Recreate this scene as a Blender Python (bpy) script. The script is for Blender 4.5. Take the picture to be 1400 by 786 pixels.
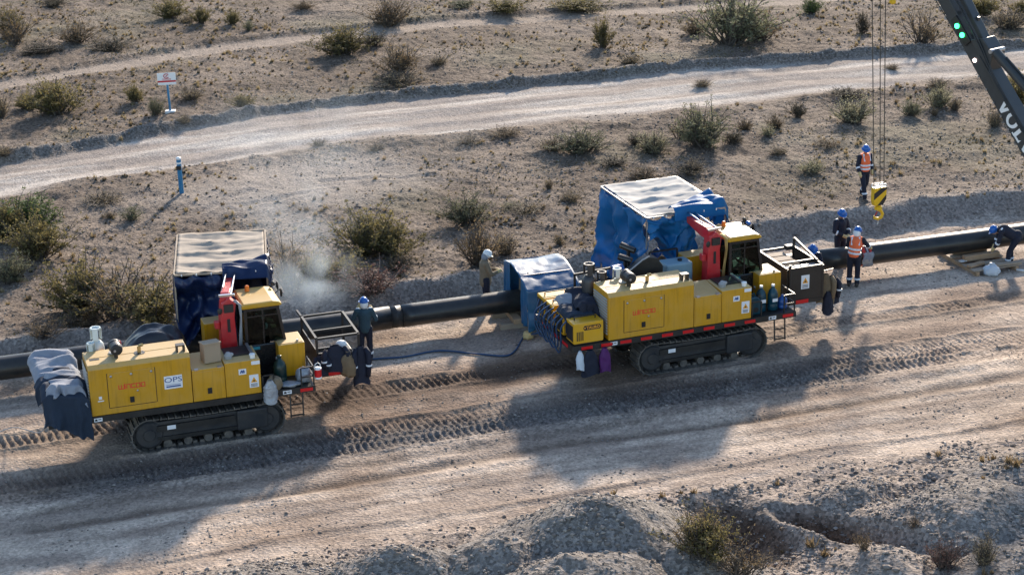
import bpy, bmesh, math, random, bisect
import numpy as np
from mathutils import Vector, Matrix, Euler
random.seed(7)
for _o in list(bpy.data.objects): bpy.data.objects.remove(_o)
scene = bpy.context.scene
C = scene.collection

# ---------------------------------------------------------------- camera
F, TH, RO, H = 2720.0, 0.353, 0.019, 19.6          # focal length (px of 1400), pitch, roll, height
cd = bpy.data.cameras.new('camera'); cam = bpy.data.objects.new('camera', cd); C.objects.link(cam)
cd.sensor_width = 36.0; cd.lens = F/1400*36; cd.clip_start = 0.5; cd.clip_end = 6000
_fw = Vector((0, math.cos(TH), -math.sin(TH))); _up = Vector((0, math.sin(TH), math.cos(TH))); _rt = Vector((1, 0, 0))
_r2 = _rt*math.cos(RO) - _up*math.sin(RO); _u2 = _rt*math.sin(RO) + _up*math.cos(RO)
_m = Matrix((_r2, _u2, -_fw)).transposed().to_4x4(); _m.translation = Vector((0, 0, H)); cam.matrix_world = _m
scene.camera = cam

# ---------------------------------------------------------------- light
SUN_EL = math.radians(22.5); SUN_AZ = math.radians(13.5)      # azimuth clockwise from +Y: low sun behind the scene, a little right
world = bpy.data.worlds.new('World'); scene.world = world; world.use_nodes = True
_nt = world.node_tree; _bg = _nt.nodes['Background']
_sky = _nt.nodes.new('ShaderNodeTexSky'); _sky.sky_type = 'NISHITA'; _sky.sun_disc = False
_sky.sun_elevation = SUN_EL; _sky.sun_rotation = SUN_AZ; _sky.altitude = 400; _sky.dust_density = 0.6; _sky.ozone_density = 1.1
_nt.links.new(_sky.outputs[0], _bg.inputs[0]); _bg.inputs[1].default_value = 0.14
sl = bpy.data.lights.new('sun', 'SUN'); sun = bpy.data.objects.new('sun', sl); C.objects.link(sun)
sl.energy = 4.1; sl.angle = math.radians(3.2); sl.color = (1.0, 0.865, 0.71)
_sd = Vector((math.sin(SUN_AZ)*math.cos(SUN_EL), math.cos(SUN_AZ)*math.cos(SUN_EL), math.sin(SUN_EL)))
sun.rotation_euler = _sd.to_track_quat('Z', 'Y').to_euler(); sun.location = _sd*60
vs = scene.view_settings; vs.view_transform = 'Standard'; vs.look = 'None'; vs.gamma = 1; vs.use_curve_mapping = False
vs.exposure = 1.06
cy = scene.cycles; cy.use_denoising = True; cy.max_bounces = 6; cy.diffuse_bounces = 3; cy.volume_bounces = 1
cy.transparent_max_bounces = 12; cy.volume_step_rate = 2.0; cy.caustics_reflective = False; cy.caustics_refractive = False

# ---------------------------------------------------------------- helpers
def tag(o, label=None, cat=None, group=None, kind=None):
    if label: o['label'] = label
    if cat: o['category'] = cat
    if group: o['group'] = group
    if kind: o['kind'] = kind
    return o
def empty(name, loc=(0,0,0), rz=0.0):
    o = bpy.data.objects.new(name, None); C.objects.link(o); o.location = loc; o.rotation_euler = (0,0,rz)
    o.empty_display_size = 0.2
    return o
def thing(name, label, cat, loc=(0,0,0), rz=0.0, group=None):
    return tag(empty(name, loc, rz), label, cat, group)
def frame_of(d):
    d = Vector(d).normalized(); a = Vector((0,0,1)) if abs(d.z) < .95 else Vector((1,0,0))
    x = a.cross(d).normalized(); y = d.cross(x); return x, y, d
class MB:
    def __init__(s): s.v = []; s.f = []; s.mi = []
    def add(s, vs_, fs):
        n = len(s.v); s.v += [tuple(p) for p in vs_]; s.f += [tuple(i+n for i in f) for f in fs]; return s
    def box(s, x0, x1, y0, y1, z0, z1):
        return s.add([(x0,y0,z0),(x1,y0,z0),(x1,y1,z0),(x0,y1,z0),(x0,y0,z1),(x1,y0,z1),(x1,y1,z1),(x0,y1,z1)],
                     [(0,3,2,1),(4,5,6,7),(0,1,5,4),(1,2,6,5),(2,3,7,6),(3,0,4,7)])
    def obox(s, c, ax, ay, az):
        c = Vector(c); ax, ay, az = Vector(ax), Vector(ay), Vector(az)
        P = [c+ax*i+ay*j+az*k for k in (-.5,.5) for i,j in ((-.5,-.5),(.5,-.5),(.5,.5),(-.5,.5))]
        fs = [(0,3,2,1),(4,5,6,7),(0,1,5,4),(1,2,6,5),(2,3,7,6),(3,0,4,7)]
        if ax.cross(ay).dot(az) < 0: fs = [f[::-1] for f in fs]
        return s.add(P, fs)
    def bar(s, p0, p1, w, h=None):
        h = h or w; p0, p1 = Vector(p0), Vector(p1); x, y, d = frame_of(p1-p0)
        return s.obox((p0+p1)/2, x*w, y*h, p1-p0)
    def cyl(s, p0, p1, r0, r1=None, n=12, caps=True):
        r1 = r0 if r1 is None else r1; p0, p1 = Vector(p0), Vector(p1); x, y, d = frame_of(p1-p0)
        P = []
        for p, r in ((p0,r0),(p1,r1)):
            P += [p + (x*math.cos(2*math.pi*i/n)+y*math.sin(2*math.pi*i/n))*r for i in range(n)]
        fs = [(i,(i+1)%n,n+(i+1)%n,n+i) for i in range(n)]
        if caps: fs += [tuple(range(n-1,-1,-1)), tuple(range(n,2*n))]
        return s.add(P, fs)
    def tube(s, pts, r, n=6):
        pts = [Vector(p) for p in pts]; P = []; fs = []
        for k, p in enumerate(pts):
            d = pts[min(k+1,len(pts)-1)]-pts[max(k-1,0)]; x, y, _ = frame_of(d)
            if k and x.dot(px) < 0: x, y = -x, -y
            px = x
            rr = r[k] if isinstance(r, (list,tuple)) else r
            P += [p+(x*math.cos(2*math.pi*i/n)+y*math.sin(2*math.pi*i/n))*rr for i in range(n)]
        for k in range(len(pts)-1):
            fs += [(k*n+i,k*n+(i+1)%n,(k+1)*n+(i+1)%n,(k+1)*n+i) for i in range(n)]
        fs += [tuple(range(n-1,-1,-1)), tuple(range((len(pts)-1)*n,len(pts)*n))]
        return s.add(P, fs)
    def lathe(s, c, prof, n=16, axis=(0,0,1)):
        c = Vector(c); x, y, d = frame_of(axis); P = []; fs = []
        for r, h in prof:
            P += [c+d*h+(x*math.cos(2*math.pi*i/n)+y*math.sin(2*math.pi*i/n))*max(r,1e-4) for i in range(n)]
        m = len(prof)
        for k in range(m-1): fs += [(k*n+i,k*n+(i+1)%n,(k+1)*n+(i+1)%n,(k+1)*n+i) for i in range(n)]
        fs += [tuple(range(n-1,-1,-1)), tuple(range((m-1)*n,m*n))]
        return s.add(P, fs)
    def ell(s, c, r, n=12, m=8, rot=None):
        c = Vector(c); P = [Vector((0,0,-1))]; fs = []
        for j in range(1,m):
            t = -math.pi/2+math.pi*j/m
            P += [Vector((math.cos(t)*math.cos(2*math.pi*i/n), math.cos(t)*math.sin(2*math.pi*i/n), math.sin(t))) for i in range(n)]
        P.append(Vector((0,0,1)))
        for i in range(n): fs.append((0,1+(i+1)%n,1+i))
        for j in range(m-2):
            for i in range(n): fs.append((1+j*n+i,1+j*n+(i+1)%n,1+(j+1)*n+(i+1)%n,1+(j+1)*n+i))
        for i in range(n): fs.append((len(P)-1,1+(m-2)*n+i,1+(m-2)*n+(i+1)%n))
        Q = []
        for p in P:
            q = Vector((p.x*r[0],p.y*r[1],p.z*r[2]))
            if rot is not None: q = rot@q
            Q.append(c+q)
        return s.add(Q, fs)
    def caps(s, p0, p1, r0, r1=None, n=10):
        r1 = r0 if r1 is None else r1
        p0, p1 = Vector(p0), Vector(p1); L = (p1-p0).length
        prof = [(r0*math.cos(t), r0*math.sin(t)) for t in (-1.5,-1.0,-.5)]+[(r0,0),(r1,L)]+[(r1*math.cos(t), L+r1*math.sin(t)) for t in (.5,1.0,1.5)]
        return s.lathe(p0, prof, n, p1-p0)
    def prism(s, poly, o, ax, ay, az):
        """polygon (counter-clockwise in ax, ay) extruded along az"""
        o, ax, ay, az = Vector(o), Vector(ax), Vector(ay), Vector(az); n = len(poly)
        P = [o+ax*a+ay*b for a,b in poly]; P += [p+az for p in P]
        fs = [tuple(range(n-1,-1,-1)), tuple(range(n,2*n))]+[(i,(i+1)%n,n+(i+1)%n,n+i) for i in range(n)]
        if ax.cross(ay).dot(az) < 0: fs = [f[::-1] for f in fs]
        return s.add(P, fs)
    def sheet(s, fn, nu, nv):
        P = [fn(i/nu, j/nv) for j in range(nv+1) for i in range(nu+1)]
        return s.add(P, [(j*(nu+1)+i,j*(nu+1)+i+1,(j+1)*(nu+1)+i+1,(j+1)*(nu+1)+i) for j in range(nv) for i in range(nu)])
    def build(s, name, mat, parent=None, smooth=False, bevel=0.0, solid=0.0, loc=None, rz=0.0, sub=0):
        me = bpy.data.meshes.new(name); me.from_pydata(s.v, [], s.f); me.update()
        if smooth: me.polygons.foreach_set('use_smooth', [True]*len(me.polygons))
        o = bpy.data.objects.new(name, me); C.objects.link(o)
        me.materials.append(mat if not isinstance(mat, str) else M[mat])
        while parent is not None and parent.parent is not None and parent.parent.parent is not None: parent = parent.parent   # thing > part > sub-part, no deeper
        if parent is not None: o.parent = parent
        if loc is not None: o.location = loc
        if rz: o.rotation_euler = (0,0,rz)
        if solid:
            m = o.modifiers.new('solid','SOLIDIFY'); m.thickness = solid; m.offset = 0
        if sub:
            m = o.modifiers.new('sub','SUBSURF'); m.levels = sub; m.render_levels = sub
        if bevel:
            m = o.modifiers.new('bevel','BEVEL'); m.width = bevel; m.segments = 2; m.limit_method = 'ANGLE'; m.angle_limit = .6
        return o
def P(name, mat, parent, fn, **k):          # one part, built by fn(MB)
    b = MB(); fn(b); return b.build(name, mat, parent, **k)

# value noise on arrays
_rs = np.random.RandomState(3); _tab = _rs.rand(512,512)
def vnoise(x, y):
    xi = np.floor(x).astype(np.int32); yi = np.floor(y).astype(np.int32); fx = x-xi; fy = y-yi; xi &= 511; yi &= 511; x1 = (xi+1)&511; y1 = (yi+1)&511
    fx = fx*fx*(3-2*fx); fy = fy*fy*(3-2*fy)
    a = _tab[xi,yi]; b = _tab[x1,yi]; c = _tab[xi,y1]; d = _tab[x1,y1]
    return (a*(1-fx)+b*fx)*(1-fy)+(c*(1-fx)+d*fx)*fy
def fbm(x, y, sc, oc=4, seed=0, gain=.5):
    x = np.asarray(x, float)/sc+seed*17.3; y = np.asarray(y, float)/sc+seed*9.7; t = 0.0; a = 1.0; n = 0.0
    for k in range(oc):
        t = t+a*(vnoise(x,y)-.5)*2; n += a; a *= gain; x = x*2.03+11.1; y = y*2.03+5.7
    return t/n
def sm(t): t = np.clip(t,0,1); return t*t*(3-2*t)
_tl = _tab.tolist()
def f1(x, y=0.0, sc=1.0, oc=3, seed=0):
    x = x/sc+seed*17.3; y = y/sc+seed*9.7; t = 0.0; a = 1.0; n = 0.0
    for k in range(oc):
        xi = math.floor(x); yi = math.floor(y); fx = x-xi; fy = y-yi; fx = fx*fx*(3-2*fx); fy = fy*fy*(3-2*fy)
        r0 = _tl[xi&511]; r1 = _tl[(xi+1)&511]; y0 = yi&511; y1 = (yi+1)&511
        t += a*(((r0[y0]*(1-fx)+r1[y0]*fx)*(1-fy)+(r0[y1]*(1-fx)+r1[y1]*fx)*fy)-.5)*2; n += a; a *= .5; x = x*2.03+11.1; y = y*2.03+5.7
    return t/n

# ---------------------------------------------------------------- materials (all procedural)
M = {}
def lin(h): return tuple(((c/255)/12.92 if c/255 <= .04045 else ((c/255+.055)/1.055)**2.4) for c in h)
def mat(key, col, rough=.6, metal=0.0, var=.18, vs_=3.0, dust=0.0, dcol=(.36,.29,.23), dsc=2.0, bump=0.0, bsc=40.0, spec=.5, coat=0.0, trans=0.0, up=0.0, streak=0.0):
    m = bpy.data.materials.new(key); m.use_nodes = True; nt = m.node_tree; N = nt.nodes; L = nt.links
    p = N['Principled BSDF']; p.inputs['Roughness'].default_value = rough; p.inputs['Metallic'].default_value = metal
    p.inputs['Specular IOR Level'].default_value = spec; p.inputs['Coat Weight'].default_value = coat
    tc = N.new('ShaderNodeTexCoord')
    n1 = N.new('ShaderNodeTexNoise'); n1.inputs['Scale'].default_value = vs_; n1.inputs['Detail'].default_value = 6; L.new(tc.outputs['Object'], n1.inputs['Vector'])
    mx = N.new('ShaderNodeMix'); mx.data_type = 'RGBA'
    mx.inputs[6].default_value = tuple(c*(1-var) for c in col)+(1,); mx.inputs[7].default_value = tuple(min(1,c*(1+var)) for c in col)+(1,)
    L.new(n1.outputs[0], mx.inputs[0]); out = mx.outputs[2]
    if streak:     # rain and oil runs down the panels
        mp = N.new('ShaderNodeMapping'); mp.inputs['Scale'].default_value = (9,9,.7); L.new(tc.outputs['Object'], mp.inputs['Vector'])
        n4 = N.new('ShaderNodeTexNoise'); n4.inputs['Scale'].default_value = 1.6; n4.inputs['Detail'].default_value = 5; L.new(mp.outputs[0], n4.inputs['Vector'])
        r4 = N.new('ShaderNodeMapRange'); r4.inputs[1].default_value = .52; r4.inputs[2].default_value = .75; r4.inputs[4].default_value = streak; L.new(n4.outputs[0], r4.inputs[0])
        x4 = N.new('ShaderNodeMix'); x4.data_type = 'RGBA'; L.new(r4.outputs[0], x4.inputs[0]); L.new(out, x4.inputs[6]); x4.inputs[7].default_value = tuple(c*.42 for c in col)+(1,); out = x4.outputs[2]
    if dust:
        n2 = N.new('ShaderNodeTexNoise'); n2.inputs['Scale'].default_value = dsc; n2.inputs['Detail'].default_value = 8; n2.inputs['Roughness'].default_value = .7
        L.new(tc.outputs['Object'], n2.inputs['Vector'])
        mr = N.new('ShaderNodeMapRange'); mr.inputs[1].default_value = .38; mr.inputs[2].default_value = .72; mr.inputs[3].default_value = 0; mr.inputs[4].default_value = dust
        L.new(n2.outputs[0], mr.inputs[0]); fac = mr.outputs[0]
        if up:     # dust tint on faces that point up; for the yellow hoods also painted glare
            g = N.new('ShaderNodeNewGeometry'); sx = N.new('ShaderNodeSeparateXYZ'); L.new(g.outputs['Normal'], sx.inputs[0])
            m2 = N.new('ShaderNodeMath'); m2.operation = 'MULTIPLY_ADD'; m2.inputs[1].default_value = up; L.new(sx.outputs[2], m2.inputs[0]); L.new(fac, m2.inputs[2]); m2.use_clamp = True
            fac = m2.outputs[0]
        m3 = N.new('ShaderNodeMix'); m3.data_type = 'RGBA'; L.new(fac, m3.inputs[0]); L.new(out, m3.inputs[6]); m3.inputs[7].default_value = dcol+(1,)
        out = m3.outputs[2]
        rr = N.new('ShaderNodeMapRange'); rr.inputs[3].default_value = rough; rr.inputs[4].default_value = min(1,rough+.35); L.new(fac, rr.inputs[0]); L.new(rr.outputs[0], p.inputs['Roughness'])
    L.new(out, p.inputs['Base Color'])
    if bump:
        n3 = N.new('ShaderNodeTexNoise'); n3.inputs['Scale'].default_value = bsc; n3.inputs['Detail'].default_value = 4; L.new(tc.outputs['Object'], n3.inputs['Vector'])
        b = N.new('ShaderNodeBump'); b.inputs['Strength'].default_value = bump; b.inputs['Distance'].default_value = .03; L.new(n3.outputs[0], b.inputs['Height']); L.new(b.outputs[0], p.inputs['Normal'])
    if trans:
        t = N.new('ShaderNodeBsdfTranslucent'); L.new(out, t.inputs[0]); ms = N.new('ShaderNodeMixShader'); ms.inputs[0].default_value = trans
        L.new(p.outputs[0], ms.inputs[1]); L.new(t.outputs[0], ms.inputs[2]); L.new(ms.outputs[0], N['Material Output'].inputs[0])
    M[key] = m; return m
mat('yellow', (.56,.275,.002), .36, var=.10, dust=.16, up=.60, dcol=(.54,.42,.24), streak=.45)  # cream on upward faces: dust together with painted sun glare
mat('yellow_gen', (.66,.34,.003), .35, var=.06, dust=.2, dcol=(.45,.36,.2))
mat('cab_yellow', (.52,.27,.004), .30, var=.08, dust=.20, up=.30, dcol=(.52,.42,.24))
mat('black', (.008,.009,.010), .45, dust=.3, dcol=(.10,.085,.07), var=.3)
mat('black_gloss', (.010,.011,.013), .25, dust=.12, dcol=(.09,.08,.07))
mat('chassis', (.014,.017,.022), .55, dust=.55, dcol=(.09,.076,.064))
mat('rubber', (.018,.018,.018), .8)
mat('track_steel', (.06,.056,.052), .55, metal=.1, dust=.9, dcol=(.21,.18,.15), dsc=5)
mat('basket', (.014,.0125,.012), .42, dust=.35, dcol=(.06,.05,.042))
mat('red', (.52,.015,.022), .38, dust=.2, var=.12)
mat('reflector', (.60,.010,.014), .30, var=.1)
mat('logo_red', (.72,.05,.02), .5, var=.05)
mat('white', (.78,.78,.76), .5, var=.06)
mat('sticker', (.75,.76,.78), .45, var=.04)
mat('ink_blue', (.03,.08,.25), .5, var=.05); mat('ink_black', (.012,.012,.014), .5, var=.05); mat('ink_orange', (.75,.33,.03), .5, var=.05)
mat('steel', (.42,.42,.43), .35, metal=.8, dust=.2)
mat('rod', (.62,.62,.63), .2, metal=1.0)
mat('brass', (.50,.36,.14), .35, metal=.7, dust=.3)
mat('grey_paint', (.30,.31,.32), .5, dust=.3)
mat('louver', (.36,.37,.36), .5, dust=.4)
mat('pipe', (.010,.0115,.013), .30, var=.25, vs_=1.5, dust=.5, up=.06, dcol=(.07,.064,.058), dsc=1.3, bump=.06, bsc=6)
mat('pipe_weld', (.020,.019,.019), .45, metal=.2, dust=.4, dcol=(.07,.062,.055))
mat('tarp_blue', (.008,.17,.42), .42, var=.35, vs_=1.5, dust=.12, dcol=(.12,.20,.32), dsc=4, trans=.4, bump=.15, bsc=14)
mat('tarp_navy', (.005,.019,.075), .36, var=.45, vs_=1.6, dust=.15, dcol=(.07,.08,.12), dsc=4, trans=.12, bump=.15, bsc=14)
mat('tarp_tan', (.40,.335,.265), .8, var=.10, dust=.3, dcol=(.33,.27,.21), dsc=3, bump=.12, bsc=14, trans=.1)
mat('tarp_white', (.46,.445,.415), .8, var=.08, dust=.25, dcol=(.42,.37,.30), dsc=3, bump=.1, bsc=14, trans=.1)
mat('tarp_small', (.014,.115,.25), .42, var=.25, dust=.22, dcol=(.14,.20,.26), dsc=3, trans=.15, bump=.12, bsc=12)
mat('tarp_black', (.012,.014,.020), .33, var=.3, dust=.2, dcol=(.06,.06,.06), bump=.2, bsc=14)
mat('navy_cloth', (.007,.010,.025), .8, var=.3, vs_=9, bump=.3, bsc=30)
mat('denim', (.012,.024,.046), .85, var=.3, vs_=9, bump=.3, bsc=30)
mat('pale_cloth', (.24,.26,.30), .85, var=.25, vs_=8, bump=.3, bsc=30)
mat('coat_brown', (.17,.12,.07), .85, var=.3, vs_=9, bump=.3, bsc=30)
mat('teal_cloth', (.030,.065,.085), .85, var=.25, vs_=9, bump=.3, bsc=30)
mat('olive_cloth', (.20,.15,.095), .85, var=.25, vs_=9, bump=.3, bsc=30)
mat('orange_vest', (.85,.16,.05), .7, var=.12, vs_=9)
mat('stripe', (.72,.76,.80), .35, var=.08)
mat('helmet_blue', (.015,.12,.42), .28, var=.06); mat('helmet_white', (.75,.75,.73), .35, var=.06)
mat('skin', (.36,.20,.13), .55, var=.08); mat('hair', (.02,.014,.010), .6); mat('eye', (.015,.012,.01), .2)
mat('glove', (.55,.42,.20), .8, var=.2); mat('boot', (.020,.017,.015), .6, dust=.6, dcol=(.2,.16,.13))
mat('plastic_teal', (.006,.055,.085), .3, var=.1, trans=.2); mat('plastic_blue', (.02,.08,.28), .3); mat('jug_green', (.006,.032,.032), .3, trans=.2)
mat('purple', (.075,.008,.10), .7, var=.3, vs_=12); mat('light_blue', (.20,.34,.42), .5, dust=.2, dcol=(.3,.3,.28)); mat('foil', (.30,.32,.35), .3, metal=.2, var=.2, vs_=9, bump=.6, bsc=18)
mat('cardboard', (.34,.26,.18), .8, var=.1); mat('gas_white', (.62,.68,.66), .4, dust=.15); mat('gas_dark', (.022,.024,.028), .4, dust=.15)
mat('wood', (.40,.26,.15), .75, var=.35, vs_=4, dust=.3, bump=.2); mat('wood_grey', (.34,.27,.20), .8, var=.3, vs_=4, bump=.2)
mat('rope_steel', (.07,.062,.052), .6, metal=.3); mat('hook_yellow', (.72,.42,.01), .4, var=.1); mat('beacon', (.85,.22,.03), .3)
mat('boom_dark', (.030,.034,.036), .42, dust=.3, dcol=(.10,.095,.085)); mat('crane_yellow', (.55,.36,.02), .4, dust=.3)
mat('sling_red', (.42,.03,.02), .75, var=.2); mat('post_blue', (.012,.17,.34), .5, dust=.2, dcol=(.25,.3,.3)); mat('sign_red', (.5,.02,.03), .5)
mat('hose_blue', (.015,.05,.12), .5); mat('plastic_bag', (.66,.72,.78), .45, var=.12, bump=.5, bsc=14, trans=.2)
mat('screen', (.02,.25,.32), .3); mat('seat', (.02,.02,.022), .7)
def glass():
    m = bpy.data.materials.new('glass'); m.use_nodes = True; nt = m.node_tree; N = nt.nodes; L = nt.links; N.remove(N['Principled BSDF'])
    t = N.new('ShaderNodeBsdfTransparent'); t.inputs[0].default_value = (.42,.52,.49,1); g = N.new('ShaderNodeBsdfGlossy'); g.inputs['Roughness'].default_value = .04; g.inputs[0].default_value = (1,1,1,1)
    fr = N.new('ShaderNodeFresnel'); fr.inputs[0].default_value = 1.22; x = N.new('ShaderNodeMixShader')
    L.new(fr.outputs[0], x.inputs[0]); L.new(t.outputs[0], x.inputs[1]); L.new(g.outputs[0], x.inputs[2]); L.new(x.outputs[0], N['Material Output'].inputs[0]); M['glass'] = m
glass()
def emit(key, col, s):
    m = bpy.data.materials.new(key); m.use_nodes = True; p = m.node_tree.nodes['Principled BSDF']
    p.inputs['Base Color'].default_value = col+(1,); p.inputs['Emission Color'].default_value = col+(1,); p.inputs['Emission Strength'].default_value = s; M[key] = m
emit('lamp_green', (.03,1.0,.22), 5.0); emit('lamp_pink', (1.0,.75,.70), 3.0)
def leafmat(key, c1, c2, tr=.3):
    m = bpy.data.materials.new(key); m.use_nodes = True; nt = m.node_tree; N = nt.nodes; L = nt.links; p = N['Principled BSDF']; p.inputs['Roughness'].default_value = .7; p.inputs['Specular IOR Level'].default_value = .25
    at = N.new('ShaderNodeAttribute'); at.attribute_name = 'leaf_tone'; oi = N.new('ShaderNodeObjectInfo')
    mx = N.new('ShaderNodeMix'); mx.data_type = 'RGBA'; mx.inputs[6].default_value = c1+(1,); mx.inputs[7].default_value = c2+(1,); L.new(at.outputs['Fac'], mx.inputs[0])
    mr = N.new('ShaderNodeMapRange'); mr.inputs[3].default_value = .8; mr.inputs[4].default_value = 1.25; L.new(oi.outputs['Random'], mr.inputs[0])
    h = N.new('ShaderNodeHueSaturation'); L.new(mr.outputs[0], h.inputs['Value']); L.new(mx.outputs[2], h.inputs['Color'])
    L.new(h.outputs[0], p.inputs['Base Color']); t = N.new('ShaderNodeBsdfTranslucent'); L.new(h.outputs[0], t.inputs[0]); s = N.new('ShaderNodeMixShader'); s.inputs[0].default_value = tr
    L.new(p.outputs[0], s.inputs[1]); L.new(t.outputs[0], s.inputs[2]); L.new(s.outputs[0], N['Material Output'].inputs[0]); M[key] = m
leafmat('leaf_green', (.065,.058,.022), (.25,.205,.085), .46); leafmat('leaf_bright', (.05,.085,.022), (.13,.17,.05))  # leaf_green pales towards the top, yellowed to paint in sunlit edges
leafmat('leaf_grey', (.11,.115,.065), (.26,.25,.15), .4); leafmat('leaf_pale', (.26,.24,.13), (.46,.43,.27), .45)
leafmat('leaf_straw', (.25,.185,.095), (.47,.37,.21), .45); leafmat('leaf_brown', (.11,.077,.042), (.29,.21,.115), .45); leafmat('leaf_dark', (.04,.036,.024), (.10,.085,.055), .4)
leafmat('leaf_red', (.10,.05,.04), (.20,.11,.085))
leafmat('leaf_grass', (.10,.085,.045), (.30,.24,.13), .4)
mat('bark', (.09,.07,.055), .85)

def text_mesh(b, txt, size, o, ax, ay, az, ext=.002, bold=0.0, center=True, squash=1.0):
    """lettering laid flat on a face: ax = reading direction, ay = up, az = out of the face"""
    cu = bpy.data.curves.new('t','FONT'); cu.body = txt; cu.size = size; cu.offset = bold; cu.resolution_u = 3
    if center: cu.align_x = 'CENTER'; cu.align_y = 'CENTER'
    ob = bpy.data.objects.new('t', cu); C.objects.link(ob); me = bpy.data.meshes.new_from_object(ob)
    o, ax, ay, az = Vector(o), Vector(ax), Vector(ay), Vector(az)
    b.add([o+ax*v.co.x*squash+ay*v.co.y+az*ext for v in me.vertices], [tuple(p.vertices) for p in me.polygons])
    bpy.data.objects.remove(ob); bpy.data.curves.remove(cu); bpy.data.meshes.remove(me)
# ---------------------------------------------------------------- terrain: u runs along the pipe, v across it (away from the camera)
PA = 0.31; O0 = (0.0, 49.6); EX = (math.cos(PA), math.sin(PA)); EY = (-math.sin(PA), math.cos(PA))
def xy(u, v): return (O0[0]+u*EX[0]+v*EY[0], O0[1]+u*EX[1]+v*EY[1])
def uvof(x, y): dx, dy = x-O0[0], y-O0[1]; return dx*EX[0]+dy*EX[1], dx*EY[0]+dy*EY[1]
_cr = np.array([(-30,2.6),(-13.15,2.74),(-8.76,2.77),(-4.98,2.79),(-1.97,3.19),(0.2,3.33),(4.65,3.97),(9.49,4.85),(14.73,4.9),(18.55,4.79),(40,4.7)])
_rf = np.array([(-40,12),(-11.75,20.59),(-6.53,22.14),(-2.25,23.3),(3.36,23.6),(9.11,23.4),(18.25,23.1),(28.96,22.0),(60,18)])
_rn = np.array([(-40,7),(-12.11,16.05),(-7.25,17.16),(-3.39,17.7),(1.91,17.9),(7.0,17.6),(14.21,17.6),(20.62,17.8),(27.2,17.7),(60,13)])
_tf = np.array([(-40,22),(-10.81,32.43),(-6.28,34.0),(-1.41,35.6),(2.77,35.9),(11.59,35.44),(18.35,34.91),(60,33)])
def crv(t, u): return np.interp(u, t[:,0], t[:,1])
ZN = 0.40
def gau(d, w): return np.exp(-(d/w)**2)
def hump(u, v, cu, cv, ru, rv, h, rot=0.0):
    c, s = math.cos(rot), math.sin(rot); a = ((u-cu)*c+(v-cv)*s)/ru; b = (-(u-cu)*s+(v-cv)*c)/rv
    r = np.sqrt(a*a+b*b); return h*np.clip(1-(np.sqrt(r*r+.06)-.245)/.785,0,None)**1.2          # tipped heap: a cone with soft foot
RIBS = ((-2.45,.38,.100,-16.0,2.5,.175),(-4.85,.50,.085,-16.0,14.0,.165),(-5.60,.34,.075,-11.5,11.0,.175),(-2.35,.28,.05,5,18.0,.17))
def masks(u, v):
    c = crv(_cr,u)+fbm(u,v,1.6,3,2)*.28
    rf = crv(_rf,u)+fbm(u,v,2.5,3,4)*.22; rn = crv(_rn,u)+fbm(u,v,2.0,3,5)*.6
    road = sm((v-rn)/.9)*sm((rf-v)/.35)
    tf = crv(_tf,u); track = sm((v-(tf-1.9+fbm(u,v,3,2,8)*.4))/.6)*sm((tf-v)/.4)
    nat = sm((v-c+.25)/.6)
    fg = sm((-9.9+fbm(u,v,1.8,3,6)*.45-v)/.8)
    patch = sm(1.25-np.sqrt(((u+3.2)/7.0)**2+((v-14.0)/3.2)**2)+fbm(u,v,2,3,9)*.35)*nat
    return c, rf, rn, road, tf, track, nat, fg, patch
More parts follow.
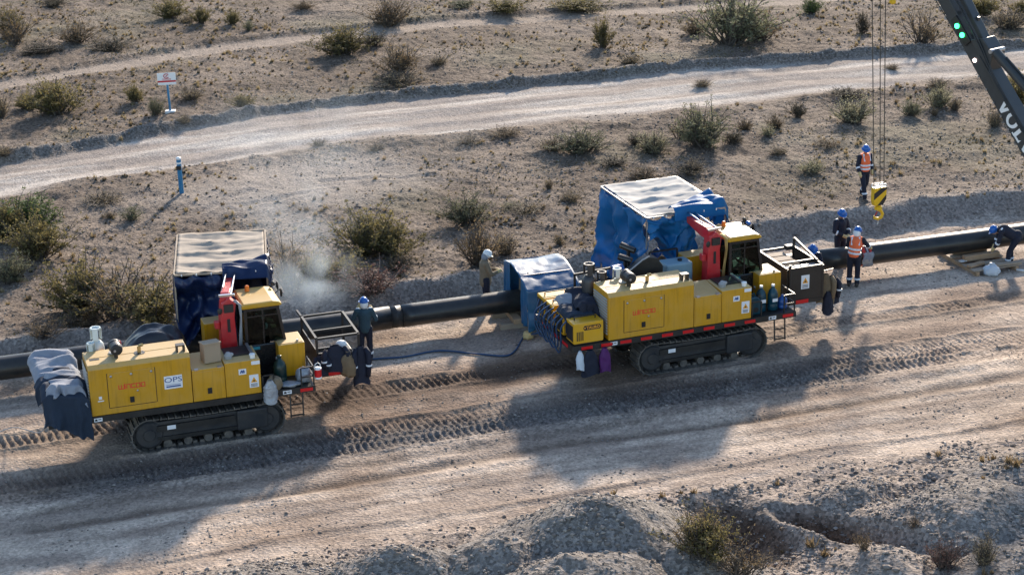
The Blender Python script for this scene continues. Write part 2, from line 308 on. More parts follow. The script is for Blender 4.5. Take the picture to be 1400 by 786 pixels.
def terrain(u, v, full=False):
    u = np.asarray(u,float); v = np.asarray(v,float)
    c, rf, rn, road, tf, track, nat, fg, patch = masks(u,v)
    z = sm((v-(c-.85))/.85)*ZN
    right = sm((u-5)/4); left = 1-right
    z = z+gau(v-c,.62)*(.28*left+.20*right)*(1+(.5-.3*right)*fbm(u,v,1.1,3,1))                 # windrow / cut edge behind the pipe
    z = z+gau(v-(c-1.4),.8)*.06*fbm(u,v,.5,3,3)
    lum = fbm(u,v,.9,4,11); fine = fbm(u,v,.22,3,12); big = fbm(u,v,7,3,13)
    rough = nat*(1-road)*(1-.8*track)*(1-.7*patch)
    z = z+nat*big*.16+rough*(lum*.10+fine*.045)+nat*(1-rough)*(lum*.02+fine*.010)
    z = z-road*.06-track*.05
    z = z+gau(v-(rf+.32),.30)*.26*(1+.28*fbm(u,v,.5,3,14))*nat                       # graded-out windrow on the far edge of the road
    z = z+gau(v-(rn-.3),.5)*.07*(1+fbm(u,v,.8,3,15))*nat
    z = z+gau(v-(tf+.3),.30)*.12*(1+.6*fbm(u,v,.7,3,16))
    for q,w,d in ((1.1,.30,-.035),(2.0,.20,.03),(2.9,.32,-.04),(3.8,.25,.025),(4.3,.3,-.03)):
        z = z+road*gau(v-(rf-q)-.12*fbm(u,0*v,3,2,17),w)*d
    for (ua,va),(ub,vb) in (((-4.93, 12.51), (-1.8, 13.19)), ((-1.94, 14.19), (1.61, 13.5)), ((-6.89, 11.86), (-4.41, 13.96))):       # old wheel ruts on the bare patch
        tt_ = np.clip(((u-ua)*(ub-ua)+(v-va)*(vb-va))/((ub-ua)**2+(vb-va)**2),0,1); dd = np.hypot(u-ua-tt_*(ub-ua),v-va-tt_*(vb-va))+.08*fbm(u,v,.8,2,26)
        z = z+nat*(-.035*gau(dd,.16)+.025*gau(dd-.28,.14))
    # working strip
    row = (1-nat)*(1-fg)
    z = z+row*(lum*.022+fbm(u*.35,v,.35,3,18)*.018+fine*.012)
    for cv,w,amp,u0,u1,per in RIBS:
        cc = cv+.10*fbm(u,0*v,4,2,19)
        band = sm((w-np.abs(v-cc))/(w*.35))*sm((u-u0)/1)*sm((u1-u)/2)*(.50+.50*sm(.60+1.9*fbm(u,v,1.1,3,20)))
        ph = (u+.12*(v-cc))/per+.40*fbm(u,v,1.0,3,21)
        z = z+band*amp*(np.abs(((ph%1.0)-.5)*2)**1.3-.45)*(1+.6*fbm(u,v,.25,2,25))+band*.022*fine
        z = z+gau(np.abs(v-cc)-w-.08,.10)*.045*row*sm((u-u0)/1)*sm((u1-u)/2)*(1+fbm(u,v,.4,2,22))
    for cv,w,d in ((-3.55,.5,.05),(-6.35,.22,.05),(-7.25,.20,-.04),(-7.6,.12,.02),(-8.6,.25,-.02),(-9.55,.06,.022),(-9.85,.06,-.012),(-1.2,.4,.03)):
        z = z+row*gau(v-cv-.25*fbm(u,0*v,5,2,int(30-cv*3)),w)*d*(1+.6*fbm(u,v,.8,2,23))
    # foreground spoil heaps and dug hollow
    h = 0*u
    for a in ((-9.6,-12.2,3.2,1.9,.68,.05),(-6.6,-12.7,2.8,1.8,.86,-.1),(-4.5,-13.1,2.4,2.0,1.0,.1),(-2.4,-12.9,3.6,2.7,1.42,.1),(-3.4,-14.6,3.4,2.6,1.15,0),(-.7,-14.2,2.0,2.6,1.0,-.4),
              (5.9,-14.0,3.2,2.6,.72,.1),(7.8,-13.0,3.0,2.2,.62,-.1),(9.5,-13.8,3.5,2.6,.7,0),(3.2,-15.2,1.3,1.6,.35,.2),(2.2,-12.6,.8,2.4,.28,.55),(3.9,-12.0,1.6,.9,.30,.1),(5.6,-16.6,3,2.0,.6,0),(8,-16.5,4,2.5,.8,0)):
        h = np.maximum(h, hump(u,v,*a))
    h = h*(1+.14*fbm(u,v,.9,3,24))
    pit = np.maximum(hump(u,v,.65,-12.9,1.5,2.5,.95,-.35), hump(u,v,2.9,-13.3,.6,2.4,.85,.62))
    pit = np.maximum(pit, hump(u,v,5.2,-12.4,1.3,.6,.32,.35))
    z = z+fg*(h-pit+lum*.06+fine*.05+.04)
    z = z+h*(1-fg)*.5
    far = sm((np.hypot(u,v-15)-70)/300); z = z*(1-far)+ZN*far
    if full: return z, (c, rf, rn, road, tf, track, nat, fg, patch, h, rough, lum, fine, big, row)
    return z
def zt(x, y):
    u, v = uvof(x,y); i = min(max(bisect.bisect_right(_us,u)-1,0),nu-2); k = min(max(bisect.bisect_right(_vs,v)-1,0),nv-2)
    fx = (u-_us[i])/(_us[i+1]-_us[i]); fy = (v-_vs[k])/(_vs[k+1]-_vs[k])
    return float((Z[k,i]*(1-fx)+Z[k,i+1]*fx)*(1-fy)+(Z[k+1,i]*(1-fx)+Z[k+1,i+1]*fx)*fy)
def ray_ground(px, py, dz=0.0):
    """point of the terrain that lies in direction (px, py) of the 1400 x 786 photograph"""
    a, b = px-700, py-393; c, s = math.cos(RO), math.sin(RO); uu = c*a-s*b; vv = s*a+c*b
    d = (uu, F*math.cos(TH)-vv*math.sin(TH), -F*math.sin(TH)-vv*math.cos(TH)); z = 0.2
    for _ in range(14):
        t = (z+dz-H)/d[2]; z = .5*z+.5*zt(d[0]*t, d[1]*t)
    t = (z+dz-H)/d[2]; return Vector((d[0]*t, d[1]*t, zt(d[0]*t, d[1]*t)))
def axis_steps(segs):
    out = [segs[0][0]]
    for a, b, st in segs:
        n = max(1,int(round((b-a)/st))); out += [a+(b-a)*(i+1)/n for i in range(n)]
    return out
def grow(s, d, e):
    o = []; st = .3
    while abs(s) < e: s += d*st; st *= 1.5; o.append(s)
    return o
_us = axis_steps([(-26,-15.5,.16),(-15.5,12.5,.043),(12.5,21,.065),(21,33,.11),(33,52,.22)]); _vs = axis_steps([(-17,-10.5,.06),(-10.5,-6.2,.065),(-6.2,-1.6,.045),(-1.6,6,.065),(6,27,.10),(27,50,.15),(50,100,.4)])
_us = grow(-26,-1,3000)[::-1]+_us+grow(52,1,3000); _vs = grow(-17,-1,3000)[::-1]+_vs+grow(100,1,3000)
US, VS = np.meshgrid(np.array(_us), np.array(_vs)); nu, nv = len(_us), len(_vs)
Z, mk = terrain(US, VS, True)
c_, rf_, rn_, road_, tf_, track_, nat_, fg_, patch_, h_, rough_, lum_, fine_, big_, row_ = mk
X = O0[0]+US*EX[0]+VS*EY[0]; Y = O0[1]+US*EX[1]+VS*EY[1]
me = bpy.data.meshes.new('ground'); nV = nu*nv
me.vertices.add(nV); me.vertices.foreach_set('co', np.stack([X,Y,Z],-1).astype(np.float32).ravel())
_i = (np.arange(nv-1)[:,None]*nu+np.arange(nu-1)[None,:]).ravel(); _q = np.stack([_i,_i+1,_i+nu+1,_i+nu],-1).astype(np.int32)
me.loops.add(_q.size); me.loops.foreach_set('vertex_index', _q.ravel()); me.polygons.add(len(_q))
me.polygons.foreach_set('loop_start', np.arange(0,_q.size,4,dtype=np.int32))
me.update(calc_edges=True); me.validate()
me.polygons.foreach_set('use_smooth', np.ones(len(me.polygons),bool))
# soil colours (dust, gravel, damp clods), with shade darkened into the far road windrow
def mixc(a, col, t): return a*(1-t[...,None])+np.array(col)*t[...,None]
col = np.zeros(US.shape+(3,))+np.array((.320,.250,.198))
n2 = fbm(US,VS,2.6,4,41); n3 = fbm(US*.25,VS,.5,4,42); n4 = fbm(US,VS,.35,3,43)
col = mixc(col, (.500,.400,.315), row_*sm(.52+1.7*n3))                        # dusty wheel lanes
col = mixc(col, (.215,.140,.092), row_*sm(1.1*n2-.05)*.85)                     # damp brown soil
col = mixc(col, (.165,.104,.068), row_*sm((VS+6.2)/1.0)*sm((-.9-VS)/.8)*(.45+.45*sm((5-US)/5))*sm(.70+1.0*n2))      # churned brown soil round the machines
for cv,w,uu0,uu1,k in ((-2.5,.62,-16,3,1.0),(-2.4,.45,4,19,.6),(-7.25,.22,-14,12,.75),(-5.0,.62,-16,9,.62),(-9.6,.12,-12,14,.35),(-6.6,.18,-14,3,.5),(-8.55,.10,-10,12,.35),(-3.4,.3,-6,8,.4),(-8.0,.12,-14,14,.35)):
    col = mixc(col, (.062,.038,.025), row_*gau(VS-cv-.25*fbm(US,0*VS,5,2,int(30-cv*3)),w)*sm((US-uu0))*sm((uu1-US)/2)*k*(.72+.28*sm(.5+n2)))
col = mixc(col, (.105,.098,.094), row_*gau(VS+5.5,.8)*sm((US+14)/3)*sm((10-US)/4)*.8)   # crushed grey gravel by the crawlers
col = mixc(col, (.130,.097,.072), nat_*1.0)
col = mixc(col, (.190,.148,.115), rough_*sm(.40+1.8*n2)*.9)
col = mixc(col, (.085,.064,.050), rough_*sm(1.3*n4-.05)*.6)
col = mixc(col, (.135,.122,.080), rough_*sm(1.8*fbm(US,VS,4.0,4,47)-.15)*.55)
col = mixc(col, (.290,.250,.215), patch_*.75)
col = mixc(col, (.270,.228,.196), road_); col = mixc(col, (.435,.385,.335), road_*sm(.35+1.5*fbm(US*.12,VS,.55,3,44)))
col = mixc(col, (.26,.21,.175), road_*sm(1.4*fbm(US*.2,VS,.3,3,45)-.2)*.7)
col = mixc(col, (.31,.25,.20), track_*.8)
col = mixc(col, (.150,.136,.124), gau(VS-(rf_+.30),.45)*nat_*.85); col = mixc(col, (.21,.185,.165), gau(VS-(c_-.3),.7)*.6)  # far windrow gravel, its colour darkened for the shaded near face
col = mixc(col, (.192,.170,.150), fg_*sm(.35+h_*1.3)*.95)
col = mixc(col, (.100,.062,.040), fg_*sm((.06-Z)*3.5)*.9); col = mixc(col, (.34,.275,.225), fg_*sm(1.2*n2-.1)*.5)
col = col*(1+.13*n4[...,None]+.10*fbm(US,VS,.1,2,46)[...,None])
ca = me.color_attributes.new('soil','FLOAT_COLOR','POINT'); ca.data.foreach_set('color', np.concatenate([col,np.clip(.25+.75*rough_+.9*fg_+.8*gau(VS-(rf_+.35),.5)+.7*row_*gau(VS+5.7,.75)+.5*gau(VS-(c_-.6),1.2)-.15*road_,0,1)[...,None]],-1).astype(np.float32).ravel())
def soilmat():
    m = bpy.data.materials.new('soil'); m.use_nodes = True; nt = m.node_tree; N = nt.nodes; L = nt.links; p = N['Principled BSDF']
    p.inputs['Roughness'].default_value = .95; p.inputs['Specular IOR Level'].default_value = .15
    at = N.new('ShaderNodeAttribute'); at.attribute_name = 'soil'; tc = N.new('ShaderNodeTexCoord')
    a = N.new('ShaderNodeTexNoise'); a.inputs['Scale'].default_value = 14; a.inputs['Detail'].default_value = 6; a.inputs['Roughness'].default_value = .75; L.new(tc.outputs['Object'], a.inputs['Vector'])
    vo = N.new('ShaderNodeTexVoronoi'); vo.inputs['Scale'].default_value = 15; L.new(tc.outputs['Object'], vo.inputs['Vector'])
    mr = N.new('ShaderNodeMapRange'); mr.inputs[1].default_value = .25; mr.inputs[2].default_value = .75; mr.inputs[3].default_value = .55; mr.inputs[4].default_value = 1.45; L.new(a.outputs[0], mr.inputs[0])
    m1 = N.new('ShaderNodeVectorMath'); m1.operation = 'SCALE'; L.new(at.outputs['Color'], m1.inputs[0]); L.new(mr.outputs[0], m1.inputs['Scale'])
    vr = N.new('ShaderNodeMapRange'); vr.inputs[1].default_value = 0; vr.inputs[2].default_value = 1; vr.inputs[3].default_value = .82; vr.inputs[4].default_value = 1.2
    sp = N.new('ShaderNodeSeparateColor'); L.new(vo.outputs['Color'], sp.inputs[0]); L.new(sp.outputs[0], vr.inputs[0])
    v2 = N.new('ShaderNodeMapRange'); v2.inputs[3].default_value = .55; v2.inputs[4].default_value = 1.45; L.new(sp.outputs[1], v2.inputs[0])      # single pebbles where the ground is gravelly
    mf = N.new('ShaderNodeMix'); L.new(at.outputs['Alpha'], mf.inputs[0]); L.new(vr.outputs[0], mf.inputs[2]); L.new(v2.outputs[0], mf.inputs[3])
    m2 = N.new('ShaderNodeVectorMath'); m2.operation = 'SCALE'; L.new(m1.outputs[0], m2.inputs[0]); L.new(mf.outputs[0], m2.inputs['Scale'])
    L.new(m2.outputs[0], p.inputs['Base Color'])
    ad = N.new('ShaderNodeMath'); ad.operation = 'ADD'; L.new(a.outputs[0], ad.inputs[0]); L.new(vo.outputs['Distance'], ad.inputs[1])
    b = N.new('ShaderNodeBump'); b.inputs['Strength'].default_value = .55; b.inputs['Distance'].default_value = .035; L.new(ad.outputs[0], b.inputs['Height']); L.new(b.outputs[0], p.inputs['Normal'])
    M['soil'] = m
soilmat(); me.materials.append(M['soil'])
ground = bpy.data.objects.new('ground', me); C.objects.link(ground); tag(ground, kind='structure')

# loose stones: one object per spread of gravel (nobody could count them)
def stonemat():
    m = bpy.data.materials.new('stone'); m.use_nodes = True; N = m.node_tree.nodes; L = m.node_tree.links; p = N['Principled BSDF']; p.inputs['Roughness'].default_value = .85; p.inputs['Specular IOR Level'].default_value = .3
    at = N.new('ShaderNodeAttribute'); at.attribute_name = 'tone'; cr = N.new('ShaderNodeValToRGB'); e = cr.color_ramp.elements
    e[0].color = (.12,.098,.082,1); e[1].color = (.47,.42,.365,1); k = e.new(.45); k.color = (.24,.205,.178,1); k = e.new(.75); k.color = (.36,.32,.28,1)
    L.new(at.outputs['Fac'], cr.inputs[0]); L.new(cr.outputs[0], p.inputs['Base Color']); M['stone'] = m
stonemat()
_oct = np.array([(1,0,0),(0,1,0),(-1,0,0),(0,-1,0),(0,0,1),(0,0,-.6)],float); _of = np.array([(0,1,4),(1,2,4),(2,3,4),(3,0,4),(1,0,5),(2,1,5),(3,2,5),(0,3,5)])
def stones(name, label, u, v, size, tone, seed):
    r = np.random.RandomState(seed); n = len(u); z = terrain(u,v)
    a = r.rand(n)*6.283; p = _oct[None]*(1+.45*(r.rand(n,6,1)-.5)*2)*size[:,None,None]*(.7+.6*r.rand(n,1,3)); p[...,2] *= .55
    p = p+.25*size[:,None,None]*(r.rand(n,6,3)-.5)
    ca_, sa = np.cos(a)[:,None], np.sin(a)[:,None]; qx = p[...,0]*ca_-p[...,1]*sa; qy = p[...,0]*sa+p[...,1]*ca_
    bx = O0[0]+u*EX[0]+v*EY[0]; by = O0[1]+u*EX[1]+v*EY[1]
    V = np.stack([qx+bx[:,None],qy+by[:,None],p[...,2]+z[:,None]+.15*size[:,None]],-1).reshape(-1,3)
    Fc = (_of[None]+6*np.arange(n)[:,None,None]).reshape(-1,3).astype(np.int32)
    m = bpy.data.meshes.new(name); m.vertices.add(len(V)); m.vertices.foreach_set('co', V.astype(np.float32).ravel())
    m.loops.add(Fc.size); m.loops.foreach_set('vertex_index', Fc.ravel()); m.polygons.add(len(Fc)); m.polygons.foreach_set('loop_start', np.arange(0,Fc.size,3,dtype=np.int32)); m.update(calc_edges=True)
    at = m.attributes.new('tone','FLOAT','POINT'); at.data.foreach_set('value', np.repeat(np.clip(tone,0,1),6).astype(np.float32))
    m.materials.append(M['stone']); o = bpy.data.objects.new(name, m); C.objects.link(o); tag(o, label, 'gravel', kind='stuff'); return o
def spread(n, u0, u1, v0, v1, seed, wfn):
    r = np.random.RandomState(seed); u = u0+(u1-u0)*r.rand(n*6); v = v0+(v1-v0)*r.rand(n*6)
    w = wfn(u,v); k = r.rand(len(u)) < w; return u[k][:n], v[k][:n], r
def w_heap(u, v):
    m = masks(u,v); return m[7]*(.25+.75*sm(.5+fbm(u,v,.9,3,50)*1.5))
u, v, r = spread(30000,-14,14,-17,-9.3,1,w_heap); stones('gravel','loose grey gravel and lumps on the foreground spoil heaps',u,v,.014+.060*r.rand(len(u))**5,.38+.22*r.randn(len(u)),11)
def w_nat(u, v):
    m = masks(u,v); return m[6]*(1-m[3])*(1-.8*m[5])*(1-.6*m[8])*np.clip(.15+.85*sm(.5+fbm(u,v,1.8,3,51)*1.6),0,1)*np.clip(1.25-v/45,.2,1)
u, v, r = spread(36000,-15,33,2.0,40,2,w_nat); stones('gravel','brown stones strewn over the scrubland behind the pipe',u,v,.014+.038*r.rand(len(u))**3,.36+.24*r.randn(len(u)),12)
def w_wind(u, v):
    m = masks(u,v); return np.clip(gau(v-(m[0]-.2),.55)+gau(v-(m[1]+.3),.35)+.5*gau(v-(m[4]+.3),.35),0,1)
u, v, r = spread(9000,-15,33,1.0,38,3,w_wind); stones('gravel','graded stones heaped along the road and cut edges',u,v,.018+.045*r.rand(len(u))**3,.42+.22*r.randn(len(u)),13)
def w_row(u, v):
    m = masks(u,v); return (1-m[6])*(1-m[7])*np.clip(.05+.5*sm(fbm(u,v,1.1,3,52)*2)+.9*gau(v+5.5,.7)*sm((9-u)/3)*sm((u+12)/3)+.5*gau(v-2.3,.5),0,1)
u, v, r = spread(9000,-15,17,-10,4,4,w_row); stones('gravel','small crushed stones scattered on the working strip',u,v,.012+.03*r.rand(len(u))**3,.42+.22*r.randn(len(u)),14)
# ---------------------------------------------------------------- the two welding crawlers
def strokes(b, o, ax, ay, az, h, w):
    """the maker's square red lettering, built of bars"""
    o, ax, ay, az = Vector(o), Vector(ax), Vector(ay), Vector(az); t = .17*h; x = 0.0; k = 0
    L = {'w': (1.15,[(0,0,0,.8),(.5,.17,.5,.75),(1.0,0,1.0,.8),(0,0,1.0,0)]), 'i': (.32,[(0,0,0,.62),(0,.85,0,1.02)]), 'n': (.92,[(0,0,0,.8),(.66,0,.66,.8),(0,.8,.66,.8)]),
         'c': (.9,[(0,0,0,.8),(0,.8,.66,.8),(0,0,.66,0)]), 'o': (.92,[(0,0,0,.8),(.68,0,.68,.8),(0,.8,.68,.8),(0,0,.68,0)])}
    tot = sum(L[c][0] for c in 'wincoo')-.2; s = w/tot
    for c in 'wincoo':
        adv, bars = L[c]
        for (x0,y0,x1,y1) in bars:
            k += 1; dep = .003+.0008*(k%3)
            p0 = o+ax*((x+x0)*s)+ay*(y0*h); p1 = o+ax*((x+x1)*s)+ay*(y1*h); d = (p1-p0)
            if abs(x1-x0) > abs(y1-y0): b.obox((p0+p1)/2+az*dep/2, d+ax*t, ay*t, az*dep)
            else: b.obox((p0+p1)/2+az*dep/2, ax*t, d+ay*t, az*dep)
        x += adv
def track_side(root, y0, y1, x0=.85, x1=4.50, zc=.45, R=.43):
    tr = P('crawler_track', 'chassis', root, lambda b: b.box(x0+.55,x1-.55,y0+.10,y1-.10,.24,.74), bevel=.03)     # side frame
    loop = []; a0, a1 = x0+R, x1-R; L1 = a1-a0; tot = 2*L1+2*math.pi*R; n = int(round(tot/.172))
    b = MB()
    for k in range(n):
        s = k*tot/n
        if s < L1: p = Vector((a0+s,0,zc+R-.05*math.sin(math.pi*s/L1))); t = Vector((1,0,0)); nr = Vector((0,0,1))
        elif s < L1+math.pi*R: th = (s-L1)/R; nr = Vector((math.sin(th),0,math.cos(th))); p = Vector((a1,0,zc))+nr*R; t = Vector((math.cos(th),0,-math.sin(th)))
        elif s < 2*L1+math.pi*R: p = Vector((a1-(s-L1-math.pi*R),0,zc-R)); t = Vector((-1,0,0)); nr = Vector((0,0,-1))
        else: th = (s-2*L1-math.pi*R)/R; nr = Vector((-math.sin(th),0,-math.cos(th))); p = Vector((a0,0,zc))+nr*R; t = Vector((-math.cos(th),0,math.sin(th)))
        c = p+Vector((0,(y0+y1)/2,0)); ya = Vector((0,y1-y0,0))
        b.obox(c-nr*.02, t*.155, ya, nr*.025); b.obox(c+nr*.012-t*.05, t*.022, ya*.98, nr*.045)
        b.obox(c-nr*.06, t*.10, ya*.35, nr*.06)
    tag(b.build('track_shoes', 'track_steel', tr), kind='stuff')
    for xc, nm in ((a0,'idler'),(a1,'sprocket')):
        w = MB(); w.lathe((xc,y0+.07,zc), [(.12,0),(.30,.0),(.33,.03),(.33,.05),(.37,.06),(.37,y1-y0-.20),(.33,y1-y0-.17),(.1,y1-y0-.15)], 24, (0,1,0)); w.lathe((xc,y0+.03,zc),[(.05,0),(.13,.0),(.15,.03),(.15,.05)],14,(0,1,0))
        w.build(nm, 'chassis', tr)
    for k in range(5):
        xx = x0+.85+k*.48; P('roller', 'track_steel', tr, lambda b: b.cyl((xx,y0+.12,.16),(xx,y1-.12,.16),.10,n=14))
    P('drive_cover', 'chassis', tr, lambda b: b.box(x1-1.15,x1-.40,y0+.01,y0+.10,.25,.76), bevel=.05)
    P('guard_rail', 'black', tr, lambda b: (b.box(x0+.62,x1-.75,y0+.05,y0+.098,.30,.37), b.box(x0+.62,x1-1.2,y0+.03,y0+.098,.52,.66)))
    P('sticker', 'sticker', tr, lambda b: b.box(x0+.85,x0+1.05,y0+.022,y0+.028,.55,.65))
    return tr
def latch(parent, x, z, y=0.0):
    P('latch', 'ink_black', parent, lambda b: (b.box(x-.05,x+.05,y-.018,y-.001,z-.07,z+.07), b.box(x-.02,x+.02,y-.03,y-.019,z-.04,z+.02)))
def sticker(parent, x0, x1, z0, z1, y, kind='plain'):
    s = P('sticker', 'sticker', parent, lambda b: b.box(x0,x1,y-.003,y,z0,z1))
    cx, cz, w, h = (x0+x1)/2, (z0+z1)/2, x1-x0, z1-z0; A = ((1,0,0),(0,0,1),(0,-1,0))
    if kind == 'ops':
        def f(b): text_mesh(b,'OPS',h*.55,(cx,y-.003,cz+h*.17),*A,bold=.0,squash=1.35)
        P('lettering','ink_blue',s,f); P('underline','ink_blue',s,lambda b:(b.box(x0+.1*w,x1-.1*w,y-.0055,y-.0032,cz-.20*h,cz-.17*h),b.box(x0+.1*w,x1-.1*w,y-.0055,y-.0032,cz-.38*h,cz-.27*h)))
    if kind == 'hazard':
        P('triangle','ink_orange',s,lambda b:b.prism([(-.36*w,0),(.36*w,0),(0,.42*h)],(cx,y-.0032,cz-.10*h),(1,0,0),(0,0,1),(0,-.002,0)))
        P('mark','ink_black',s,lambda b:b.prism([(-.12*w,0),(.12*w,0),(0,.14*h)],(cx,y-.0055,cz-.02*h),(1,0,0),(0,0,1),(0,-.002,0)))
        P('text_line','ink_black',s,lambda b:[b.box(x0+.15*w,x1-.15*w,y-.0055,y-.0032,cz-q*h,cz-(q-.04)*h) for q in(.24,.33,.42)])
    if kind == 'a2':
        def f(b): text_mesh(b,'A2',h*.62,(cx,y-.003,cz),*A,bold=.01)
        P('lettering','ink_blue',s,f)
    if kind == 'small':
        P('mark','ink_black',s,lambda b:(b.box(x0+.12*w,x0+.4*w,y-.0055,y-.0032,cz-.3*h,cz+.25*h),b.box(x0+.5*w,x1-.12*w,y-.0055,y-.0032,cz-.05*h,cz+.2*h)))
    return s
def bar_frame(b, segs, w=.045):
    for p, q in segs: b.bar(p, q, w)
def crawler(which, loc, rz, label):
    R_ = which == 'R'
    t = thing('welding_crawler', label, 'crawler', loc, rz, 'tracked pipeline welding machines')
    track_side(t, .10, .62); track_side(t, 1.80, 2.32)
    P('chassis', 'chassis', t, lambda b: (b.box(1.25,4.1,.70,1.78,.35,.98), b.box(.9,4.4,.25,2.2,.985,1.055)), bevel=.03)
    dk = P('deck', 'black', t, lambda b: b.box(-.96,5.24,.0,2.48,1.06,1.19), bevel=.012)
    P('deck_beam', 'black', dk, lambda b: (b.box(-.96,5.24,-.035,-.001,1.05,1.20), b.box(-.995,-.961,-.035,2.48,1.05,1.20)))
    xs = [-.75,-.22,.30,.86,1.44,2.02,2.60,3.18,3.76,4.85] if R_ else [4.87]
    for x in xs: P('reflector', 'reflector', dk, lambda b: b.box(x,x+.30,-.048,-.036,1.085,1.165))
    if R_:
        for y in (.25,.85,1.6): P('reflector', 'reflector', dk, lambda b: b.box(-1.008,-.996,y,y+.34,1.085,1.165))
    sticker(dk, .03,.22,1.08,1.17,-.049 if not R_ else -.0365,'small'); sticker(dk, 4.45,4.66,1.08,1.17,-.0365,'small')
    # engine hood
    hd = P('engine_hood', 'yellow', t, lambda b: b.prism([(0,1.20),(.957,1.20),(.957,2.43),(.075,2.43),(0,2.335)],(0,0,0),(0,1,0),(0,0,1),(2.335,0,0)), bevel=.012)
    dr = P('hood_door', 'yellow', hd, lambda b: b.box(.42,1.50,-.012,-.001,1.36,2.20), bevel=.005)
    P('door_seam', 'ink_black', hd, lambda b: (b.box(.405,.418,-.004,-.0005,1.35,2.21),b.box(1.502,1.515,-.004,-.0005,1.35,2.21),b.box(.42,1.5,-.004,-.0005,1.345,1.358)))
    for x in (.50,.96,1.42): P('hinge', 'steel', dr, lambda b: b.ell((x,-.02,2.13),(.03,.014,.03)))
    latch(dr, .94, 1.50, -.012); P('latch', 'steel', dr, lambda b: b.ell((1.08,-.016,1.70),(.025,.012,.025)))
    P('maker_lettering', 'logo_red', dr, lambda b: strokes(b,(.66,-.0125,1.79),(1,0,0),(0,0,1),(0,-1,0),.115,.60))
    if not R_:
        sticker(hd, 1.70,2.12,1.62,1.94,-.001,'ops'); P('sticker','sticker',hd,lambda b:(b.box(.19,.26,-.005,-.001,1.60,1.67),b.box(.16,.30,-.005,-.001,1.545,1.57)))
    for k in range(13): P('louver_slat', 'louver', hd, lambda b: b.obox((-.016,.48,1.36+k*.075), (.03,0,-.03), (0,.80,0), (.006,0,.045)))
    P('top_hatch', 'black', hd, lambda b: b.box(.10,.32,.36,.46,2.431,2.436))
    P('access_line', 'yellow', hd, lambda b: b.box(.05,2.28,.50,.52,2.4305,2.437))
    af = P('air_filter', 'black', t, lambda b: b.lathe((.70,.60,2.66),[(.05,-.02),(.13,0),(.155,.03),(.155,.11),(.14,.13),(.14,.36),(.12,.40),(.03,.41)],20,(.05,-1,0)), smooth=False, bevel=.005)
    P('filter_cap','steel',af,lambda b:(b.lathe((.665,.185,2.66),[(.03,0),(.03,.02)],10,(.05,-1,0))))
    P('inlet_elbow','grey_paint',af,lambda b:(b.tube([(.70,.62,2.43),(.70,.62,2.60),(.69,.56,2.70)],.07,10),b.lathe((.70,.66,2.44),[(.13,0),(.13,.02)],14)))
    P('bracket','black',af,lambda b:b.box(.66,.74,.30,.42,2.432,2.53))
    ex = P('exhaust_stub','brass',t,lambda b:(b.cyl((1.25,.46,2.43),(1.25,.46,2.60),.045,n=12),b.cyl((1.25,.46,2.60),(1.33,.40,2.64),.035,n=10)))
    P('exhaust_collar','ink_black',ex,lambda b:b.lathe((1.25,.46,2.4315),[(.13,0),(.13,.006),(.06,.008)],18))
    P('lift_bracket','black',t,lambda b:(b.box(2.06,2.10,.14,.30,2.431,2.58),b.box(2.22,2.26,.14,.30,2.431,2.58),b.box(2.06,2.26,.14,.30,2.581,2.60)))
    # compartments
    c1 = P('tool_locker','yellow',t,lambda b:b.prism([(0,1.20),(.93,1.20),(.93,2.06),(0,1.99)],(2.352,0,0),(0,1,0),(0,0,1),(.76,0,0)),bevel=.010)
    P('locker_door','yellow',c1,lambda b:b.box(2.38,3.08,-.010,-.001,1.27,1.93),bevel=.004); latch(c1,2.74,1.44,-.010)
    for x in (2.46,3.0): P('hinge','steel',c1,lambda b:b.box(x-.045,x+.045,-.012,.06,1.975,2.01))
    c2 = P('tank_locker','yellow',t,lambda b:b.box(3.124,3.957,0,.93,1.20,2.05),bevel=.010)
    P('open_tray','black',c2,lambda b:b.box(3.22,3.86,.36,.90,2.051,2.085)); P('tray_rail','steel',c2,lambda b:b.box(3.80,3.86,.20,.92,2.086,2.13))
    P('pump','grey_paint',c2,lambda b:(b.lathe((3.27,.30,2.05),[(.09,0),(.10,.08),(.07,.12),(.04,.16)],12),b.ell((3.33,.28,2.15),(.07,.05,.05))))
    P('filler_cap','white',c2,lambda b:b.lathe((3.81,.14,2.05),[(.06,0),(.06,.06),(.07,.065),(.07,.10),(.03,.11)],14))
    sticker(c2,3.44,3.62,1.72,1.86,-.001,'a2'); sticker(c2,3.68,3.90,1.36,1.68,-.001,'hazard'); sticker(c2,3.75,3.95,1.93,2.02,-.001,'plain')
    # driver's cab
    cb = P('cab','black_gloss',t,lambda b:(b.box(3.84,4.80,1.08,2.12,1.195,1.98),), bevel=.03)
    def pillars(b):
        for x0,y0,x1,y1 in ((3.88,1.10,3.88,1.10),(3.88,2.10,3.88,2.10),(4.80,1.10,4.66,1.12),(4.80,2.10,4.66,2.08),(4.30,1.10,4.30,1.10)): b.bar((x0,y0,1.97),(x1,y1,2.92),.075 if x0!=4.30 else .03,.07 if x0!=4.30 else .03)
        for y in (1.10,2.10): b.bar((3.9,y,2.70),(4.70,y,2.70),.03)
        for y in (1.10,2.10): b.bar((3.88,y,2.88),(4.68,y,2.88),.07)
        for x in (3.88,4.68): b.bar((x,1.12,2.88),(x,2.08,2.88),.07)
    P('window_frame','black_gloss',cb,pillars)
    P('side_window','glass',cb,lambda b:b.prism([(3.92,1.985),(4.77,1.985),(4.65,2.85),(3.92,2.85)],(0,1.095,0),(1,0,0),(0,0,1),(0,.006,0)))
    P('side_window','glass',cb,lambda b:b.prism([(3.92,1.985),(4.77,1.985),(4.65,2.85),(3.92,2.85)],(0,2.10,0),(1,0,0),(0,0,1),(0,.006,0)))
